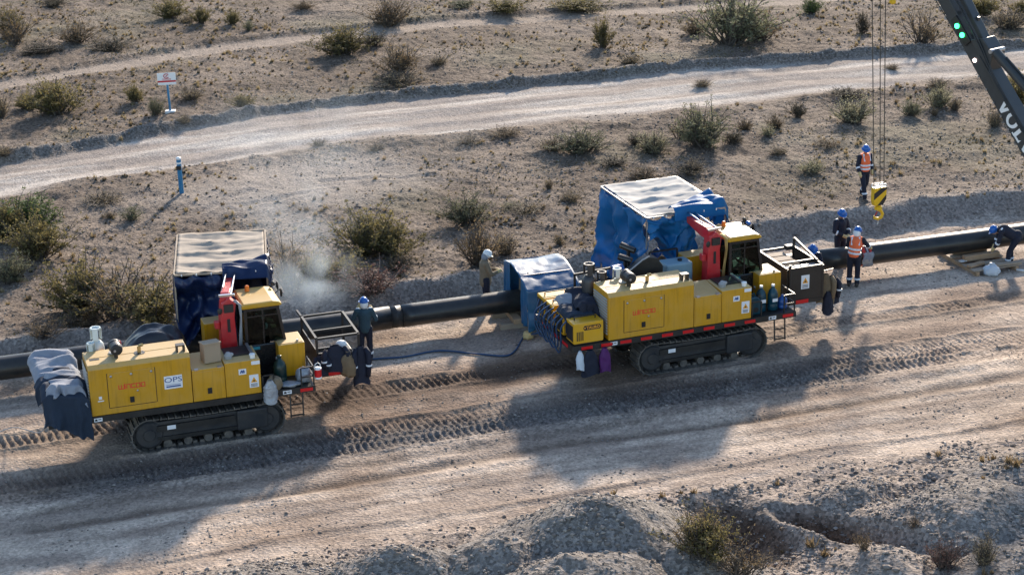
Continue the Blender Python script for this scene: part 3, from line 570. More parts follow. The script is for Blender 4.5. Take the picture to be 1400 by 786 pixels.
    P('rear_window','glass',cb,lambda b:b.box(3.876,3.882,1.14,2.06,1.985,2.85)); P('windscreen','glass',cb,lambda b:b.obox((4.735,1.6,2.42),(.006,0,0),(0,.92,0),(-.14,0,.87)))
    rf = P('cab_roof','cab_yellow',cb,lambda b:b.prism([(3.80,2.915),(4.74,2.915),(4.78,2.95),(4.70,3.02),(4.55,3.05),(3.86,3.05),(3.80,3.01)],(0,1.04,0),(1,0,0),(0,0,1),(0,1.12,0)),bevel=.045)
    P('beacon','beacon',rf,lambda b:b.lathe((4.12,1.95,3.05),[(.06,0),(.06,.03),(.055,.035),(.05,.12),(.03,.14)],12))
    P('work_lamp','black',rf,lambda b:(b.ell((4.78,2.08,3.12),(.05,.06,.05)),b.bar((4.70,2.05,3.03),(4.77,2.08,3.10),.025)))
    for y, zz in ((2.30,2.98),(1.86,2.95)): P('mirror','black',rf,lambda b:(b.tube([(4.74,y-.12,2.97),(4.90,y,3.02),(4.92,y,zz)],.014),b.ell((4.93,y,zz-.02),(.03,.075,.11))))
    if R_: P('horn_lamp','helmet_blue',rf,lambda b:b.ell((4.86,2.0,3.02),(.06,.10,.06)))
    st = P('seat','seat',cb,lambda b:(b.box(4.05,4.45,1.35,1.85,1.985,2.10),b.obox((4.06,1.6,2.40),(.10,0,0),(0,.46,0),(-.06,0,.62))),bevel=.04)
    P('control_console','black',cb,lambda b:(b.box(4.5,4.72,1.25,1.95,1.985,2.12),b.bar((4.55,1.3,2.1),(4.5,1.3,2.32),.03)))
    P('monitor','screen',cb,lambda b:b.box(3.95,4.18,1.068,1.078,1.86,1.93))
    P('grab_rail','rod',cb,lambda b:(b.bar((4.42,1.055,2.02),(4.78,1.055,2.02),.025)))
    # side tank
    tk = P('hydraulic_tank','yellow',t,lambda b:b.box(4.56,5.20,.75,1.50,1.195,2.02),bevel=.015)
    P('tank_lid','yellow',tk,lambda b:b.box(4.60,5.16,.80,1.46,2.021,2.03)); P('tank_latch','steel',tk,lambda b:b.ell((4.54,.95,1.62),(.03,.04,.05)))
    P('tank_cap','steel',tk,lambda b:b.lathe((5.05,.86,2.03),[(.03,0),(.03,.04)],10))
    # loader crane: red column and folding arm
    cr = P('crane_column','red',t,lambda b:(b.prism([(-.22,1.195),(.22,1.195),(.17,2.70),(.22,3.05),(.05,3.20),(-.12,3.08),(-.17,2.6)],(3.48,1.20,0),(1,0,0),(0,0,1),(0,.34,0)),b.box(3.18,3.30,1.28,1.46,2.42,2.60)),bevel=.02)
    P('column_slot','ink_black',cr,lambda b:b.box(3.46,3.53,1.190,1.199,2.35,2.68)); P('winch','black',cr,lambda b:(b.box(3.40,3.62,1.14,1.198,2.86,3.05),b.ell((3.30,1.19,2.9),(.06,.02,.08))))
    y1_ = 3.05
    def slew(o):
        if not R_: q = Matrix.Rotation(-.28,3,'Z'); pv = Vector((3.47,1.37,0)); o.location = pv-q@pv; o.rotation_euler = (0,0,-.28)
        return o
    ar = P('crane_arm','red',cr,lambda b:(b.prism([(1.30,2.98),(1.75,2.94),(2.6,3.06),(2.6,3.22),(1.5,3.26),(1.30,3.20)],(3.36,0,0),(0,1,0),(0,0,1),(.22,0,0))),bevel=.015); slew(ar)
    e1_ = P('arm_extension','black',ar,lambda b:(b.box(3.41,3.53,2.6,3.25,3.08,3.19),b.cyl((3.47,2.62,3.02),(3.47,3.0,2.90),.06)))
    e2_ = P('ram','rod',ar,lambda b:(b.cyl((3.62,1.35,3.24),(3.60,3.05,3.31),.028),b.cyl((3.40,1.7,3.30),(3.40,3.05,3.34),.022),b.bar((3.34,1.3,3.24),(3.72,1.3,3.26),.05)))
    slew(e1_); slew(e2_); hs = MB()
    for k in range(3): hs.tube([(3.64+.03*k,1.22,3.12),(3.76+.02*k,1.16-.03*k,3.02),(3.78,1.14-.03*k,2.7),(3.74+.02*k,1.16,2.3),(3.70+.03*k,1.2,1.75),(3.70,1.25,1.3)],.018)
    hs.build('hydraulic_hose','brass' if R_ else 'grey_paint',cr,smooth=True)
    # far-side locker, steps and rails
    P('far_locker','yellow',t,lambda b:b.box(3.02,3.72,1.95,2.42,1.195,2.34),bevel=.012)
    if R_: P('far_rail','black',t,lambda b:bar_frame(b,[((2.2,2.4,1.19),(2.2,2.4,2.45)),((3.0,2.4,1.19),(3.0,2.4,2.45)),((2.2,2.4,2.45),(3.0,2.4,2.45))],.04))
    P('step_rail','black',t,lambda b:bar_frame(b,[((4.92,.03,1.19),(4.92,.03,1.66)),((5.22,.03,1.19),(5.22,.03,1.66)),((4.94,.03,1.66),(5.20,.03,1.66)),((5.22,.05,1.66),(5.22,.70,1.66)),((5.22,.70,1.19),(5.22,.70,1.64)),((5.22,.06,1.42),(5.22,.68,1.42)),((4.94,.03,1.42),(5.20,.03,1.42))],.03))
    P('step_rail','black',t,lambda b:bar_frame(b,[((4.0,.03,1.19),(4.0,.03,1.60)),((4.26,.03,1.19),(4.26,.03,1.60)),((4.02,.03,1.60),(4.24,.03,1.60))],.03))
    P('ladder','black',t,lambda b:bar_frame(b,[((4.62,-.02,1.05),(4.60,-.10,.50)),((4.92,-.02,1.05),(4.90,-.10,.50)),((4.62,-.06,.80),(4.92,-.06,.80)),((4.60,-.095,.54),(4.92,-.095,.54))],.03))
    # front basket
    x0,x1,y0,y1,zb,zt_ = 5.56,6.60,1.06,2.66,.97,1.92
    segs = [((x,y,zb),(x,y,zt_)) for x in (x0,x1) for y in (y0,y1)]+[((x0+.03,y,z),(x1-.03,y,z)) for y in (y0,y1) for z in (zb+.03,zt_)]+[((x,y0+.03,z),(x,y1-.03,z)) for x in (x0,x1) for z in (zb+.03,zt_-.002)]
    bk = P('front_basket','basket',t,lambda b:bar_frame(b,segs+[((5.24,1.2,1.12),(5.53,1.2,1.12)),((5.24,2.3,1.12),(5.53,2.3,1.12))],.055))
    P('basket_floor','black',bk,lambda b:b.box(x0,x1,y0,y1,zb-.06,zb-.005))
    P('reflector','reflector',bk,lambda b:b.box(x0+.25,x0+.62,y0-.045,y0-.030,zb-.03,zb+.07))
    if R_:
        nf = P('side_panel','basket',bk,lambda b:b.box(x0+.03,x1-.03,y0-.02,y0+.01,zb+.06,zt_-.03)); sticker(nf,x0+.40,x0+.64,zb+.36,zb+.74,y0-.021,'hazard')
        P('side_panel','basket',bk,lambda b:b.box(x1-.01,x1+.02,y0+.03,y1-.03,zb+.06,zt_-.03)); P('side_panel','basket',bk,lambda b:b.box(x0-.02,x0+.01,y0+.03,y1-.03,zb+.06,zt_-.03))
        for k in range(3): P('top_plank','wood_grey',bk,lambda b:b.box(x0+.06,x0+.60,y0+.45+k*.36,y0+.75+k*.36,zt_-.07,zt_-.035))
        P('top_tray','foil',bk,lambda b:b.box(x0+.08,x1-.05,y0+.05,y0+.36,zt_-.08,zt_-.05))
        P('top_rail','basket',bk,lambda b:bar_frame(b,[((x1,y0+.7,zt_),(x1,y0+.7,zt_+.02)),((x1,y1-.02,zt_),(x1,y1-.02,zt_+.24)),((x1,y0+.30,zt_+.03),(x1,y1-.02,zt_+.25)),((x0+.05,y0+.40,zt_+.03),(x1-.03,y0+.40,zt_+.03))],.05))
        P('corner_post','black',bk,lambda b:b.cyl((x0+.04,y0-.06,1.05),(x0+.04,y0-.06,zt_+.14),.035)); P('stop_block','black',bk,lambda b:b.box(x0+.7,x0+.95,y1-.25,y1-.05,zt_,zt_+.12),bevel=.02)
    else:
        P('cross_bar','basket',bk,lambda b:b.bar((x0+.03,y0+.52,zt_),(x1-.03,y0+.52,zt_),.05)); P('rail_end','basket',bk,lambda b:b.bar((x0,y1+.03,zt_),(x0-.02,y1+.42,zt_+.02),.05))
        P('side_panel','basket',bk,lambda b:b.box(x0-.02,x0+.01,y0+.03,y1-.03,zb+.02,zt_-.30))
    return t
ML = ((-9.69,41.89,0.0),.319); MR = ((2.38,45.97,0.0),.358)
crawL = crawler('L',*ML,'yellow tracked welding machine with a white and blue square sticker on its hood')
crawR = crawler('R',*MR,'yellow tracked welding machine with red reflector strips along its whole deck')
def W(mm, x, y, z=0.0):
    (ox,oy,oz),a = mm; return Vector((ox+x*math.cos(a)-y*math.sin(a), oy+x*math.sin(a)+y*math.cos(a), oz+z))

# ---------------------------------------------------------------- welding shelters hung from the crane arms
def shelter(mm, x0, y0, rz, w, d, zt_, matside, label, cfg):
    p = W(mm,x0,y0,0); t = thing('welding_shelter', label, 'shelter', p, mm[1]+rz, 'tarpaulin shelters hung over the pipe'); zb = cfg['zb']
    def fr(b):
        for a,c in (((0,0,zt_),(w,0,zt_)),((0,d,zt_),(w,d,zt_)),((0,.03,zt_),(0,d-.03,zt_)),((w,.03,zt_),(w,d-.03,zt_))): b.bar(a,c,.045)
        for x in (0,w):
            for y in (0,d): b.bar((x,y,zb+.1),(x,y,zt_-.025),.04)
        for k in range(1,4): b.bar((.03,d*k/4,zt_-.01),(w-.03,d*k/4,zt_-.01),.03)
    P('frame','wood_grey' if cfg['navy'] else 'steel',t,fr)
    sd = cfg['seed']
    def roof(a,c):
        x = .04+a*(w-.08); y = .04+c*(d-.08); sag = -.085*abs(math.sin(math.pi*c*4))**.6*math.sin(math.pi*min(1,max(0,a)))**.6-.01
        return (x, y, zt_+.045+sag-.075*abs(f1(x*.45+y*.3,y*1.6,.45,2,sd))+.03-.03*abs(f1(x-y*.7,y,.3,2,sd+1)))
    P('roof_sheet','tarp_tan' if cfg['navy'] else 'tarp_white',t,lambda b:b.sheet(roof,36,44),smooth=True,solid=.006)
    for nm,(ax,ay,bx,by,bot,amp) in cfg['walls'].items():
        dx,dy = bx-ax,by-ay; L = math.hypot(dx,dy); nx,ny = dy/L,-dx/L
        def wall(a,c):
            zz0 = bot(a); z = zt_+.01-(zt_-zz0)*c
            fold = amp*((.25+.9*c)*math.sin(a*L*7.5+3.5*f1(a*L*.8,c*.8,.8,2,sd+5))*.55+1.3*(.2+c)*(.42-2.6*abs(f1(a*L*.9+c*.7,c*1.1,.55,2,sd+3)))-.35*abs(f1(a*L*1.7-c*1.4,c*1.6,.4,2,sd+13)))
            z -= .10*abs(math.sin(math.pi*a*3))*(1-c)**3; wig = .10*c*f1(a*3,c*2,.5,2,sd+4)
            return (ax+dx*(a+wig)+nx*(fold+.05),ay+dy*(a+wig)+ny*(fold+.05),z)
        P(nm,matside,t,lambda b:b.sheet(wall,46,34),smooth=True,solid=.006)
    # the flap thrown up over the roof's near right corner
    def flap(a,c):
        x = w*cfg['fx']+a*(w*(1.04-cfg['fx'])); y = -.10+c*(cfg['fy']*(.35+.65*a)); 
        z = zt_+.06+(.10*a if not cfg['navy'] else .02)+max(0,math.sin(math.pi*c))**.5*(.13*abs(f1(x*.7+y*.5,y*2.0,.55,2,sd+8))*1.6+.035*(1+math.sin(a*6+c*9)))
        if c < .08: z = zt_-.16
        if a > .93: z -= (a-.93)*3.5
        return (x,y,z)
    P('folded_flap',matside,t,lambda b:b.sheet(flap,40,34),smooth=True,solid=.008)
    # hanging fold on the right side
    def rs(a,c):
        y = d*(.02+.42*a); return (w+.07+.10*f1(a*3,c*2,.5,3,sd+12)+.05*math.sin(a*12), y, zt_-.02-c*(.55+.25*f1(a*4,1,.5,2,sd)))
    P('hanging_fold',matside,t,lambda b:b.sheet(rs,20,12),smooth=True,solid=.006)
    for k in range(6): P('tie','white',t,lambda b:b.ell((w*(.08+.16*k),-.035,zt_+.0),(.018,.014,.035)))
    return t
shelter(ML,2.55,2.99,-.195,2.24,3.10,3.30,'tarp_navy','navy blue tarpaulin shelter with a pale roof behind the nearest machine',
        dict(zb=.8,navy=True,seed=3,fx=.52,fy=.95,walls={'near_wall':(0,0,1.45,0,lambda a:1.35+.15*math.sin(a*5),.40),'left_wall':(0,3.1,0,0,lambda a:1.1,.10),'far_wall':(2.24,3.1,0,3.1,lambda a:1.2,.10),'right_wall':(2.24,0,2.24,3.1,lambda a:1.5+.3*a,.12)}))
shelter(MR,2.24,2.66,0.0,2.27,3.02,3.30,'tarp_blue','bright blue tarpaulin shelter with a white roof in the middle of the picture',
        dict(zb=.8,navy=False,seed=9,fx=.34,fy=1.25,walls={'left_wall':(0,3.02,0,0,lambda a:.95+.95*max(0,a-.25)**1.3,.30),'near_wall':(0,0,1.35,0,lambda a:2.35+.35*math.sin(a*6+1)-.25*a,.22),'far_wall':(2.27,3.02,0,3.02,lambda a:2.15+.3*math.sin(a*5),.18),'near_strip':(.95,0,1.5,.1,lambda a:1.55+.7*abs(a-.5),.16)}))
# ---------------------------------------------------------------- the pipe string and what carries it
PV, PZ, PR = 0.87, 0.60, 0.305
def pu(u, v, z=0.0): x, y = xy(u,v); return Vector((x,y,z))
pl = thing('pipeline','long black coated steel pipe running across behind both yellow machines','pipe',pu(0,PV,0),PA)
_js = [-27.4,-15.2,-3.0,1.15,9.2,21.4,33.6]
for a_, b_ in zip(_js[:-1],_js[1:]):
    def f(b):
        n = 32; st = [a_+.16]+[a_+.16+(b_-a_-.32)*k/12 for k in range(1,12)]+[b_-.16]
        b.tube([(x,0,PZ+.012*math.sin(x*.35)) for x in st],PR,n)
    P('pipe_section','pipe',pl,f,smooth=True,bevel=0)
for j in _js[1:-1]:
    w = P('weld_joint','pipe_weld',pl,lambda b:b.lathe((j-.17,0,PZ+.012*math.sin(j*.35)),[(PR-.012,0),(PR-.010,.155),(PR-.002,.165),(PR-.002,.175),(PR-.010,.185),(PR-.012,.34)],32,(1,0,0)),smooth=True)
def skid(u, n, label, dv=0.0):
    base = pu(u,PV+dv,0); z0 = zt(base.x,base.y); top = PZ-PR+.01; t = thing('timber_skid',label,'skid',(base.x,base.y,0),PA+random.uniform(-.08,.08))
    hh = (top-z0)/n
    for k in range(n):
        L = 1.15+.1*random.random()
        if (n-k)%2 == 1: P('timber','wood',t,lambda b:b.box(-.11,.11,-L/2,L/2,z0+k*hh-(.05 if k==0 else 0),z0+(k+1)*hh-.004),bevel=.01)
        else:
            for q in (-.42,.42): P('timber','wood_grey',t,lambda b:b.box(-.45,.45,q-.1,q+.1,z0+k*hh-(.05 if k==0 else 0),z0+(k+1)*hh-.004),bevel=.01)
    return t
skid(.25,2,'stacked timber skid under the pipe beside the small blue tent'); skid(-8.6,2,'timber skid under the pipe behind the nearest machine'); skid(6.5,2,'timber skid under the pipe behind the right yellow machine')
# pallets under the pipe on the right
pt = thing('wooden_pallet','weathered wooden pallets and blocks carrying the pipe by the bent worker','pallet',pu(14.45,.75,0),PA+.03)
for k in range(5): P('plank','wood_grey',pt,lambda b:b.box(-.75,.75,-1.15+k*.42,-.93+k*.42,.125,.155))
for x in (-.65,0,.65): P('runner','wood',pt,lambda b:b.box(x-.05,x+.05,-1.2,.9,-.03,.122))
for q in (-.35,.30): P('block','wood',pt,lambda b:b.box(-.55,.6,q+.0,q+.17,.158,PZ-PR+.012),bevel=.01)
P('loose_plank','wood',pt,lambda b:b.obox((-.45,-.75,.19),(.55,.16,0),(-.05,.18,0),(0,0,.05))); P('paper','white',pt,lambda b:b.obox((-.60,-.30,.175),(.20,.03,0),(-.02,.13,0),(0,0,.02)))
P('loose_plank','wood_grey',pt,lambda b:b.obox((.35,-1.05,.20),(.95,-.1,0),(.02,.16,0),(0,0,.06)))
def bag(name, label, cat, loc, r, m, sd, squash=1.0, knot=True, group=None):
    t = MB()
    n, k = 22, 14
    def f(a,c):
        th = a*2*math.pi; ph = (c-.5)*math.pi; q = 1+.42*f1(math.cos(th)*1.5+sd,math.sin(th)*1.5+c*2,.45,4,sd); cp = math.cos(ph)**.55; sp_ = math.copysign(abs(math.sin(ph))**.8,math.sin(ph))
        if c > .5 and knot: cp *= 1-.45*(c-.5)*2
        return (r[0]*cp*math.cos(th)*q, r[1]*cp*math.sin(th)*q, r[2]*(sp_*(1+.25*f1(math.cos(th)*2,c+math.sin(th),.5,2,sd))+.92))
    t.sheet(f,n,k)
    if knot: t.cyl((0,0,r[2]*1.6),(0.01,.01,r[2]*2.25),r[0]*.12,r[0]*.32,8)
    o = t.build(name,m,None,smooth=True,loc=loc); tag(o,label,cat,group); return o
g = ray_ground(1355,376); bag('plastic_bag','white plastic bag lying on the ground near the pallets','bag',g,(.25,.19,.16),'plastic_bag',5)
g = ray_ground(1398,372); P_ = MB(); P_.tube([g+Vector((-.15,.1,.04)),g+Vector((.1,-.05,.05)),g+Vector((.45,-.1,.04)),g+Vector((.8,.05,.04))],.035,8); tag(P_.build('pale_tube','white',None,smooth=True),'pale tube lying on the ground at the right edge','tube')
g = ray_ground(722,463); bag('rag_bundle','small tan bundle on the ground below the small blue tent','bundle',g,(.14,.12,.11),'glove',9,knot=False)

# ---------------------------------------------------------------- small blue tent astride the pipe
tt = thing('joint_tent','small dusty blue tent with a rounded top astride the pipe','tent',pu(1.0,.55,0),PA); tw, dn, df = .72, -1.05, .95
def arch(y):   # profile across the pipe, near side lower
    return 1.36+.30*math.cos((y-.25)*1.30)
def tframe(b):
    for x in (-tw,tw):
        ys = [dn+(df-dn)*k/10 for k in range(11)]; pts = [(x,y,arch(y)) for y in ys]
        b.tube([(x,dn,.02)]+pts+[(x,df,.02)],.018,6)
    b.bar((-tw+.02,-.4,arch(-.4)),(tw-.02,-.4,arch(-.4)),.03)
P('frame','steel',tt,tframe)
def roof_s(a,c):
    y = dn+(df-dn)*c; x = -tw-.04+(2*tw+.08)*a; return (x,y,arch(y)+.02-.05*math.sin(math.pi*a)*(.7+.6*f1(a*2,c*2,.5,2,3))+.03*f1(x,y*2,.35,3,4))
P('roof_sheet','tarp_small',tt,lambda b:b.sheet(roof_s,30,26),smooth=True,solid=.006)
def nearw(a,c):
    x = -tw-.04+(2*tw+.08)*a; z = arch(dn)+.02-c*(arch(dn)-.18-.10*math.sin(a*7)); return (x+.05*c*f1(a*3,c,.6,2,8), dn-.02-.14*c*(.5+f1(a*4,c*2,.5,3,7))-.05*math.sin(a*16)*c, z)
P('near_wall','tarp_small',tt,lambda b:b.sheet(nearw,34,22),smooth=True,solid=.006)
def farw(a,c): x = -tw+(2*tw)*a; return (x,df+.02+.06*c*f1(a*4,c*2,.5,2,17),arch(df)-c*(arch(df)-.15))
P('far_wall','tarp_small',tt,lambda b:b.sheet(farw,20,14),smooth=True,solid=.006)
def endflap(x,y0,y1,sd,top=None):
    def f(a,c):
        y = y0+(y1-y0)*a; zt2 = arch(y); return (x+.07*c*f1(a*3+sd,c*2,.5,3,sd)+.03*math.sin(a*11)*c, y+.10*c*f1(a,c*2,.6,2,sd+1), zt2-c*(zt2-.3))
    return f
P('end_flap','tarp_small',tt,lambda b:b.sheet(endflap(-tw-.02,.42,df,21),12,16),smooth=True,solid=.006)
P('end_flap','tarp_small',tt,lambda b:b.sheet(endflap(-tw-.02,dn,-.52,25),8,16),smooth=True,solid=.006)
P('end_flap','tarp_small',tt,lambda b:b.sheet(endflap(tw+.02,.35,df,29),12,16),smooth=True,solid=.006)
P('curtain','olive_cloth',tt,lambda b:b.sheet(lambda a,c:(-tw+.25+.05*math.sin(a*12)*c,-.35+.75*a,1.6-c*.72),14,10),smooth=True,solid=.008)
P('chalk_mark','white',tt,lambda b:b.tube([(.28,dn-.13,1.0),(.33,dn-.11,1.22),(.40,dn-.14,1.03),(.47,dn-.11,1.22),(.50,dn-.14,1.02)],.012,5))

# hose across the ground
hp = [ray_ground(*p)+Vector((0,0,.035)) for p in ((500,493),(530,491),(555,489),(600,481),(650,485),(690,488),(705,480),(717,462))]+[pu(.45,-.95,.35),pu(.6,-.9,.62)]
hb = MB(); 
def smooth_path(p, n=6):
    out = []
    for i in range(len(p)-1):
        a,b,c,d = p[max(i-1,0)],p[i],p[i+1],p[min(i+2,len(p)-1)]
        for k in range(n):
            t = k/n; out.append(.5*((2*b)+(c-a)*t+(2*a-5*b+4*c-d)*t*t+(3*b-a-3*c+d)*t**3))
    return out+[p[-1]]
hb.tube(smooth_path(hp),.026,7); tag(hb.build('hose','hose_blue',None,smooth=True),'blue hose lying on the ground leading to the small blue tent','hose')

# ---------------------------------------------------------------- loads on the left machine
def hang(name, label, mm, x, y, ztop, w, L, m, sd, rz=0.0, stripes=True, sleeves=True, cat='jacket'):
    t = thing(name,label,cat,W(mm,x,y,ztop),mm[1]+rz)
    def body(a,c):
        th = a*2*math.pi; q = 1+.30*f1(math.cos(th)*2,math.sin(th)*2+c*3,.6,3,sd); ww = w*(.35+.65*min(1,c*3.2))*(1+.12*c); return (ww*.5*math.cos(th)*q,.10*(.5+.8*c)*math.sin(th)*q,-L*c*(1+.06*math.sin(th*2+sd)))
    P('garment',m,t,lambda b:b.sheet(body,24,18),smooth=True)
    if sleeves:
        for s in (-1,1): P('sleeve',m,t,lambda b:b.tube([(s*w*.36,-.03,-.06),(s*w*.50,-.09,-.20),(s*w*.50,-.10,-.5*L),(s*w*.44,-.11,-.80*L)],[.05,.075,.07,.05],9),smooth=True)
        if stripes:
            for s in (-1,1): P('reflective_stripe','stripe',t,lambda b:b.lathe((s*w*.50,-.10,-.5*L),[(.074,-.02),(.078,-.02),(.078,.02),(.074,.02)],12))
    return t
def put(mm, x, y, z): return W(mm,x,y,z)
def drape(name, label, cat, mm, pts_fn, m, nu=40, nv=30, group=None, solid=.012):
    o = MB().sheet(pts_fn,nu,nv).build(name,m,None,smooth=True,solid=solid,loc=mm[0],rz=mm[1]); return tag(o,label,cat,group)
# welding power source hidden under the coats
def power_source(mm, x0, y0, label, m='black', letter=False):
    t = thing('power_source',label,'generator',W(mm,x0,y0,1.19),mm[1])
    b0 = P('casing',m,t,lambda b:b.box(0,.80,0,.50,.04,.58),bevel=.02)
    P('foot','black',t,lambda b:b.box(.05,.75,.04,.10,0,.038)); P('foot','black',t,lambda b:b.box(.05,.75,.40,.46,0,.038))
    P('end_panel','ink_black',b0,lambda b:b.box(-.012,-.001,.05,.45,.10,.50)); 
    for k in range(4): P('vent_slot','ink_black',b0,lambda b:b.box(.08+.05*k,.105+.05*k,-.006,-.001,.12,.36))
    P('handle','black',t,lambda b:bar_frame(b,[((.12,.25,.581),(.12,.25,.66)),((.68,.25,.581),(.68,.25,.66)),((.14,.25,.66),(.66,.25,.66))],.025))
    if letter:
        pl_ = P('name_plate','ink_black',b0,lambda b:b.prism([(.05,.0),(.46,.0),(.50,.06),(.46,.12),(.05,.12),(.01,.06)],(.24,-.001,.38),(1,0,0),(0,0,1),(0,-.004,0)))
        def f(b): text_mesh(b,'TAURO',.105,(.52,-.006,.437),(1,0,0),(0,0,1),(0,-1,0),bold=.004)
        P('lettering','ink_orange',pl_,f); P('bull_mark','ink_orange',pl_,lambda b:b.prism([(-.035,.03),(0,-.03),(.035,.03),(0,.012)],(.30,-.006,.437),(1,0,0),(0,0,1),(0,-.002,0)))
    return t
power_source(ML,-.90,.10,'dark welding power source half hidden under the heaped coats','black'); power_source(ML,-.90,1.30,'dark welding power source at the far corner of the left deck','black')
P_ = MB(); P_.box(-.90,-.70,.05,.09,1.25,1.42); tag(P_.build('equipment_plate','yellow_gen',None,loc=ML[0],rz=ML[1]),'small yellow plate showing under the hanging coat','plate')
# heap of coats
def heap_fn(x0,x1,y0,y1,ztop,zlow,sd,drop):
    def f(a,c):
        x = x0+(x1-x0)*a; y = y0+(y1-y0)*c; e = min(1,max(0,(c-drop)/.12)); z = zlow(a)+(ztop-zlow(a))*sm(np.array(min(1,c/drop))).item() if c < drop else ztop
        k = f1(x*.55+.25*y,y*2.6,.5,2,sd); z += .17*k+.03*f1(x*1.2,y*5,.5,2,sd+2); yy = y0+(y1-y0)*max(0,(c-drop)/(1-drop)) if c >= drop else y0-(.10+.10*math.sin(a*13+3*f1(a*2,c*2,.6,2,sd+6)))*(1-c/drop)*(.8+f1(a*4,c,.6,2,sd+1))
        dr = abs(a-.5)*2; z -= .35*max(0,dr-.72)**1.2*2
        return (x+.05*f1(y*3,z*2,.6,2,sd+4),yy,z)
    return f
drape('coat_pile','dark blue work coat hanging from the front corner of the left machine','coat',ML,heap_fn(-1.08,-.02,-.08,.62,1.92,lambda a:1.22-.55*a+.25*max(0,a-.8)*4,31,.55),'denim')
drape('coat_pile','grey-white jackets heaped on top of the coats on the left machine','coat',ML,heap_fn(-.95,-.08,.10,1.0,2.02,lambda a:1.75+.1*math.sin(a*6),33,.22),'pale_cloth')
drape('coat_pile','pale blanket folded over the far end of the left machine','blanket',ML,heap_fn(-1.16,-.10,1.05,2.25,2.05,lambda a:1.75,35,.12),'pale_cloth')
drape('coat_pile','dark blue jacket between pale blanket and heaped jackets on the left machine','coat',ML,heap_fn(-1.14,-.12,.72,1.35,1.93,lambda a:1.55,37,.2),'denim')
def rope(name, label, pts, r, m='rope_steel'): b = MB(); b.tube(smooth_path([Vector(p) for p in pts],5),r,6); return tag(b.build(name,m,None,smooth=True),label,'rope')
g = ray_ground(0,600); rope('tie_rope','thin pale rope running from the coats down to the left edge',[W(ML,-1.0,.1,1.35),W(ML,-1.2,0,1.0),g+Vector((.3,.1,.25)),g+Vector((-.4,-.2,.05))],.012,'grey_paint')
def gas_cylinder(mm, x, y, z, h, r, m, label, collar=True, group=None):
    t = thing('gas_cylinder',label,'gas cylinder',W(mm,x,y,z),mm[1],group)
    P('bottle',m,t,lambda b:b.lathe((0,0,0),[(r*.85,0),(r,.03),(r,h*.72),(r*.90,h*.77),(r*.55,h*.815),(r*.25,h*.825)],18),smooth=True)
    if collar:
        P('collar',m,t,lambda b:[b.obox((r*.68*math.cos(q),r*.68*math.sin(q),h*.915),(-math.sin(q)*.11*r/.15,math.cos(q)*.11*r/.15,0),(.01*math.cos(q),.01*math.sin(q),0),(0,0,h*.17)) for q in (0.3,2.4,4.5)])
        P('collar_ring',m,t,lambda b:b.lathe((0,0,h),[(r*.50,-.03),(r*.70,-.03),(r*.72,.012),(r*.55,.012),(r*.48,-.02)],18))
    P('valve','brass',t,lambda b:(b.cyl((0,0,h*.84),(0,0,h*.95),.02,n=8),b.cyl((-.04,0,h*.93),(.04,0,h*.93),.015,n=8)))
    return t
gas_cylinder(ML,.38,1.22,1.19,1.70,.17,'gas_white','tall white gas cylinder behind the left hood'); gas_cylinder(ML,.22,1.02,1.19,1.42,.13,'gas_white','short white gas cylinder at the rear corner of the left hood')
bag('red_pouch','small red pouch beside the white gas cylinders','pouch',W(ML,.86,1.12,2.38),(.07,.06,.08),'reflector',41,knot=False)
P_ = MB(); P_.box(.80,.95,1.04,1.25,1.19,2.40); tag(P_.build('small_post','basket',None,loc=ML[0],rz=ML[1]),'narrow dark cabinet behind the left hood','cabinet')
def tarp_heap(a,c):
    x = .92+1.62*a; y = 1.10+1.05*c; k = max(0,math.sin(math.pi*a))**.22*max(0,math.sin(math.pi*c))**.25; return (x,y,1.22+1.22*k+.26*f1(x*.9,y*1.6,.6,3,51)*k+.16*a*k)
drape('covered_load','glossy black tarpaulin covering equipment behind the left hood','tarpaulin',ML,tarp_heap,'tarp_black',40,30)
bx = thing('cardboard_box','tilted brown box standing on the left machine\'s locker','box',W(ML,2.90,.22,2.03),ML[1]+.12)
P('carton','cardboard',bx,lambda b:b.prism([(0,0),(.36,0),(.34,.40),(.0,.46)],(-.2,0,0),(0,1,0),(0,0,1),(.40,0,0)),bevel=.01); P('lid','cardboard',bx,lambda b:b.obox((0,.17,.455),(.43,0,0),(0,.40,-.06),(0,0,.03)))
def jug(mm, x, y, label, m, h=.55, r=.14, cap='plastic_blue', lab=False):
    t = thing('water_jug',label,'jug',W(mm,x,y,1.19),mm[1]); b0 = P('bottle',m,t,lambda b:b.lathe((0,0,0),[(r*.9,0),(r,.02),(r,h*.25),(r*.94,h*.28),(r,h*.31),(r,h*.62),(r*.8,h*.78),(r*.35,h*.9),(r*.3,h*.97)],20),smooth=True)
    P('cap',cap,t,lambda b:b.lathe((0,0,h*.97),[(r*.33,0),(r*.33,h*.07),(r*.2,h*.08)],12))
    if lab: P('paper_label','sticker',b0,lambda b:b.obox((0,-r-.004,h*.45),(r*1.1,0,0),(0,.006,0),(0,0,h*.13)))
    return t
jug(ML,4.50,.42,'dark green water jug on the left machine\'s step','jug_green',.68,.16,'jug_green')
hang('foil_bag','silvery plastic sack hanging beside the left machine\'s step',ML,4.14,-.10,1.52,.30,.55,'foil',61,0,False,False,'bag')
bag('brown_cloth','brown cloth bundle beside the silvery sack','cloth',W(ML,4.30,.10,1.19),(.16,.18,.17),'olive_cloth',63,knot=False)
bag('foil_bag','flat silvery sack lying on the left machine\'s step','bag',W(ML,4.66,.18,1.19),(.25,.16,.05),'foil',65,knot=False)
bag('foil_bag','silvery parcel standing inside the step rail','bag',W(ML,5.03,.30,1.19),(.17,.15,.19),'foil',67,knot=False)
cn = thing('canister','small red and white canister hung on the left step rail','canister',W(ML,5.34,.08,1.32),ML[1])
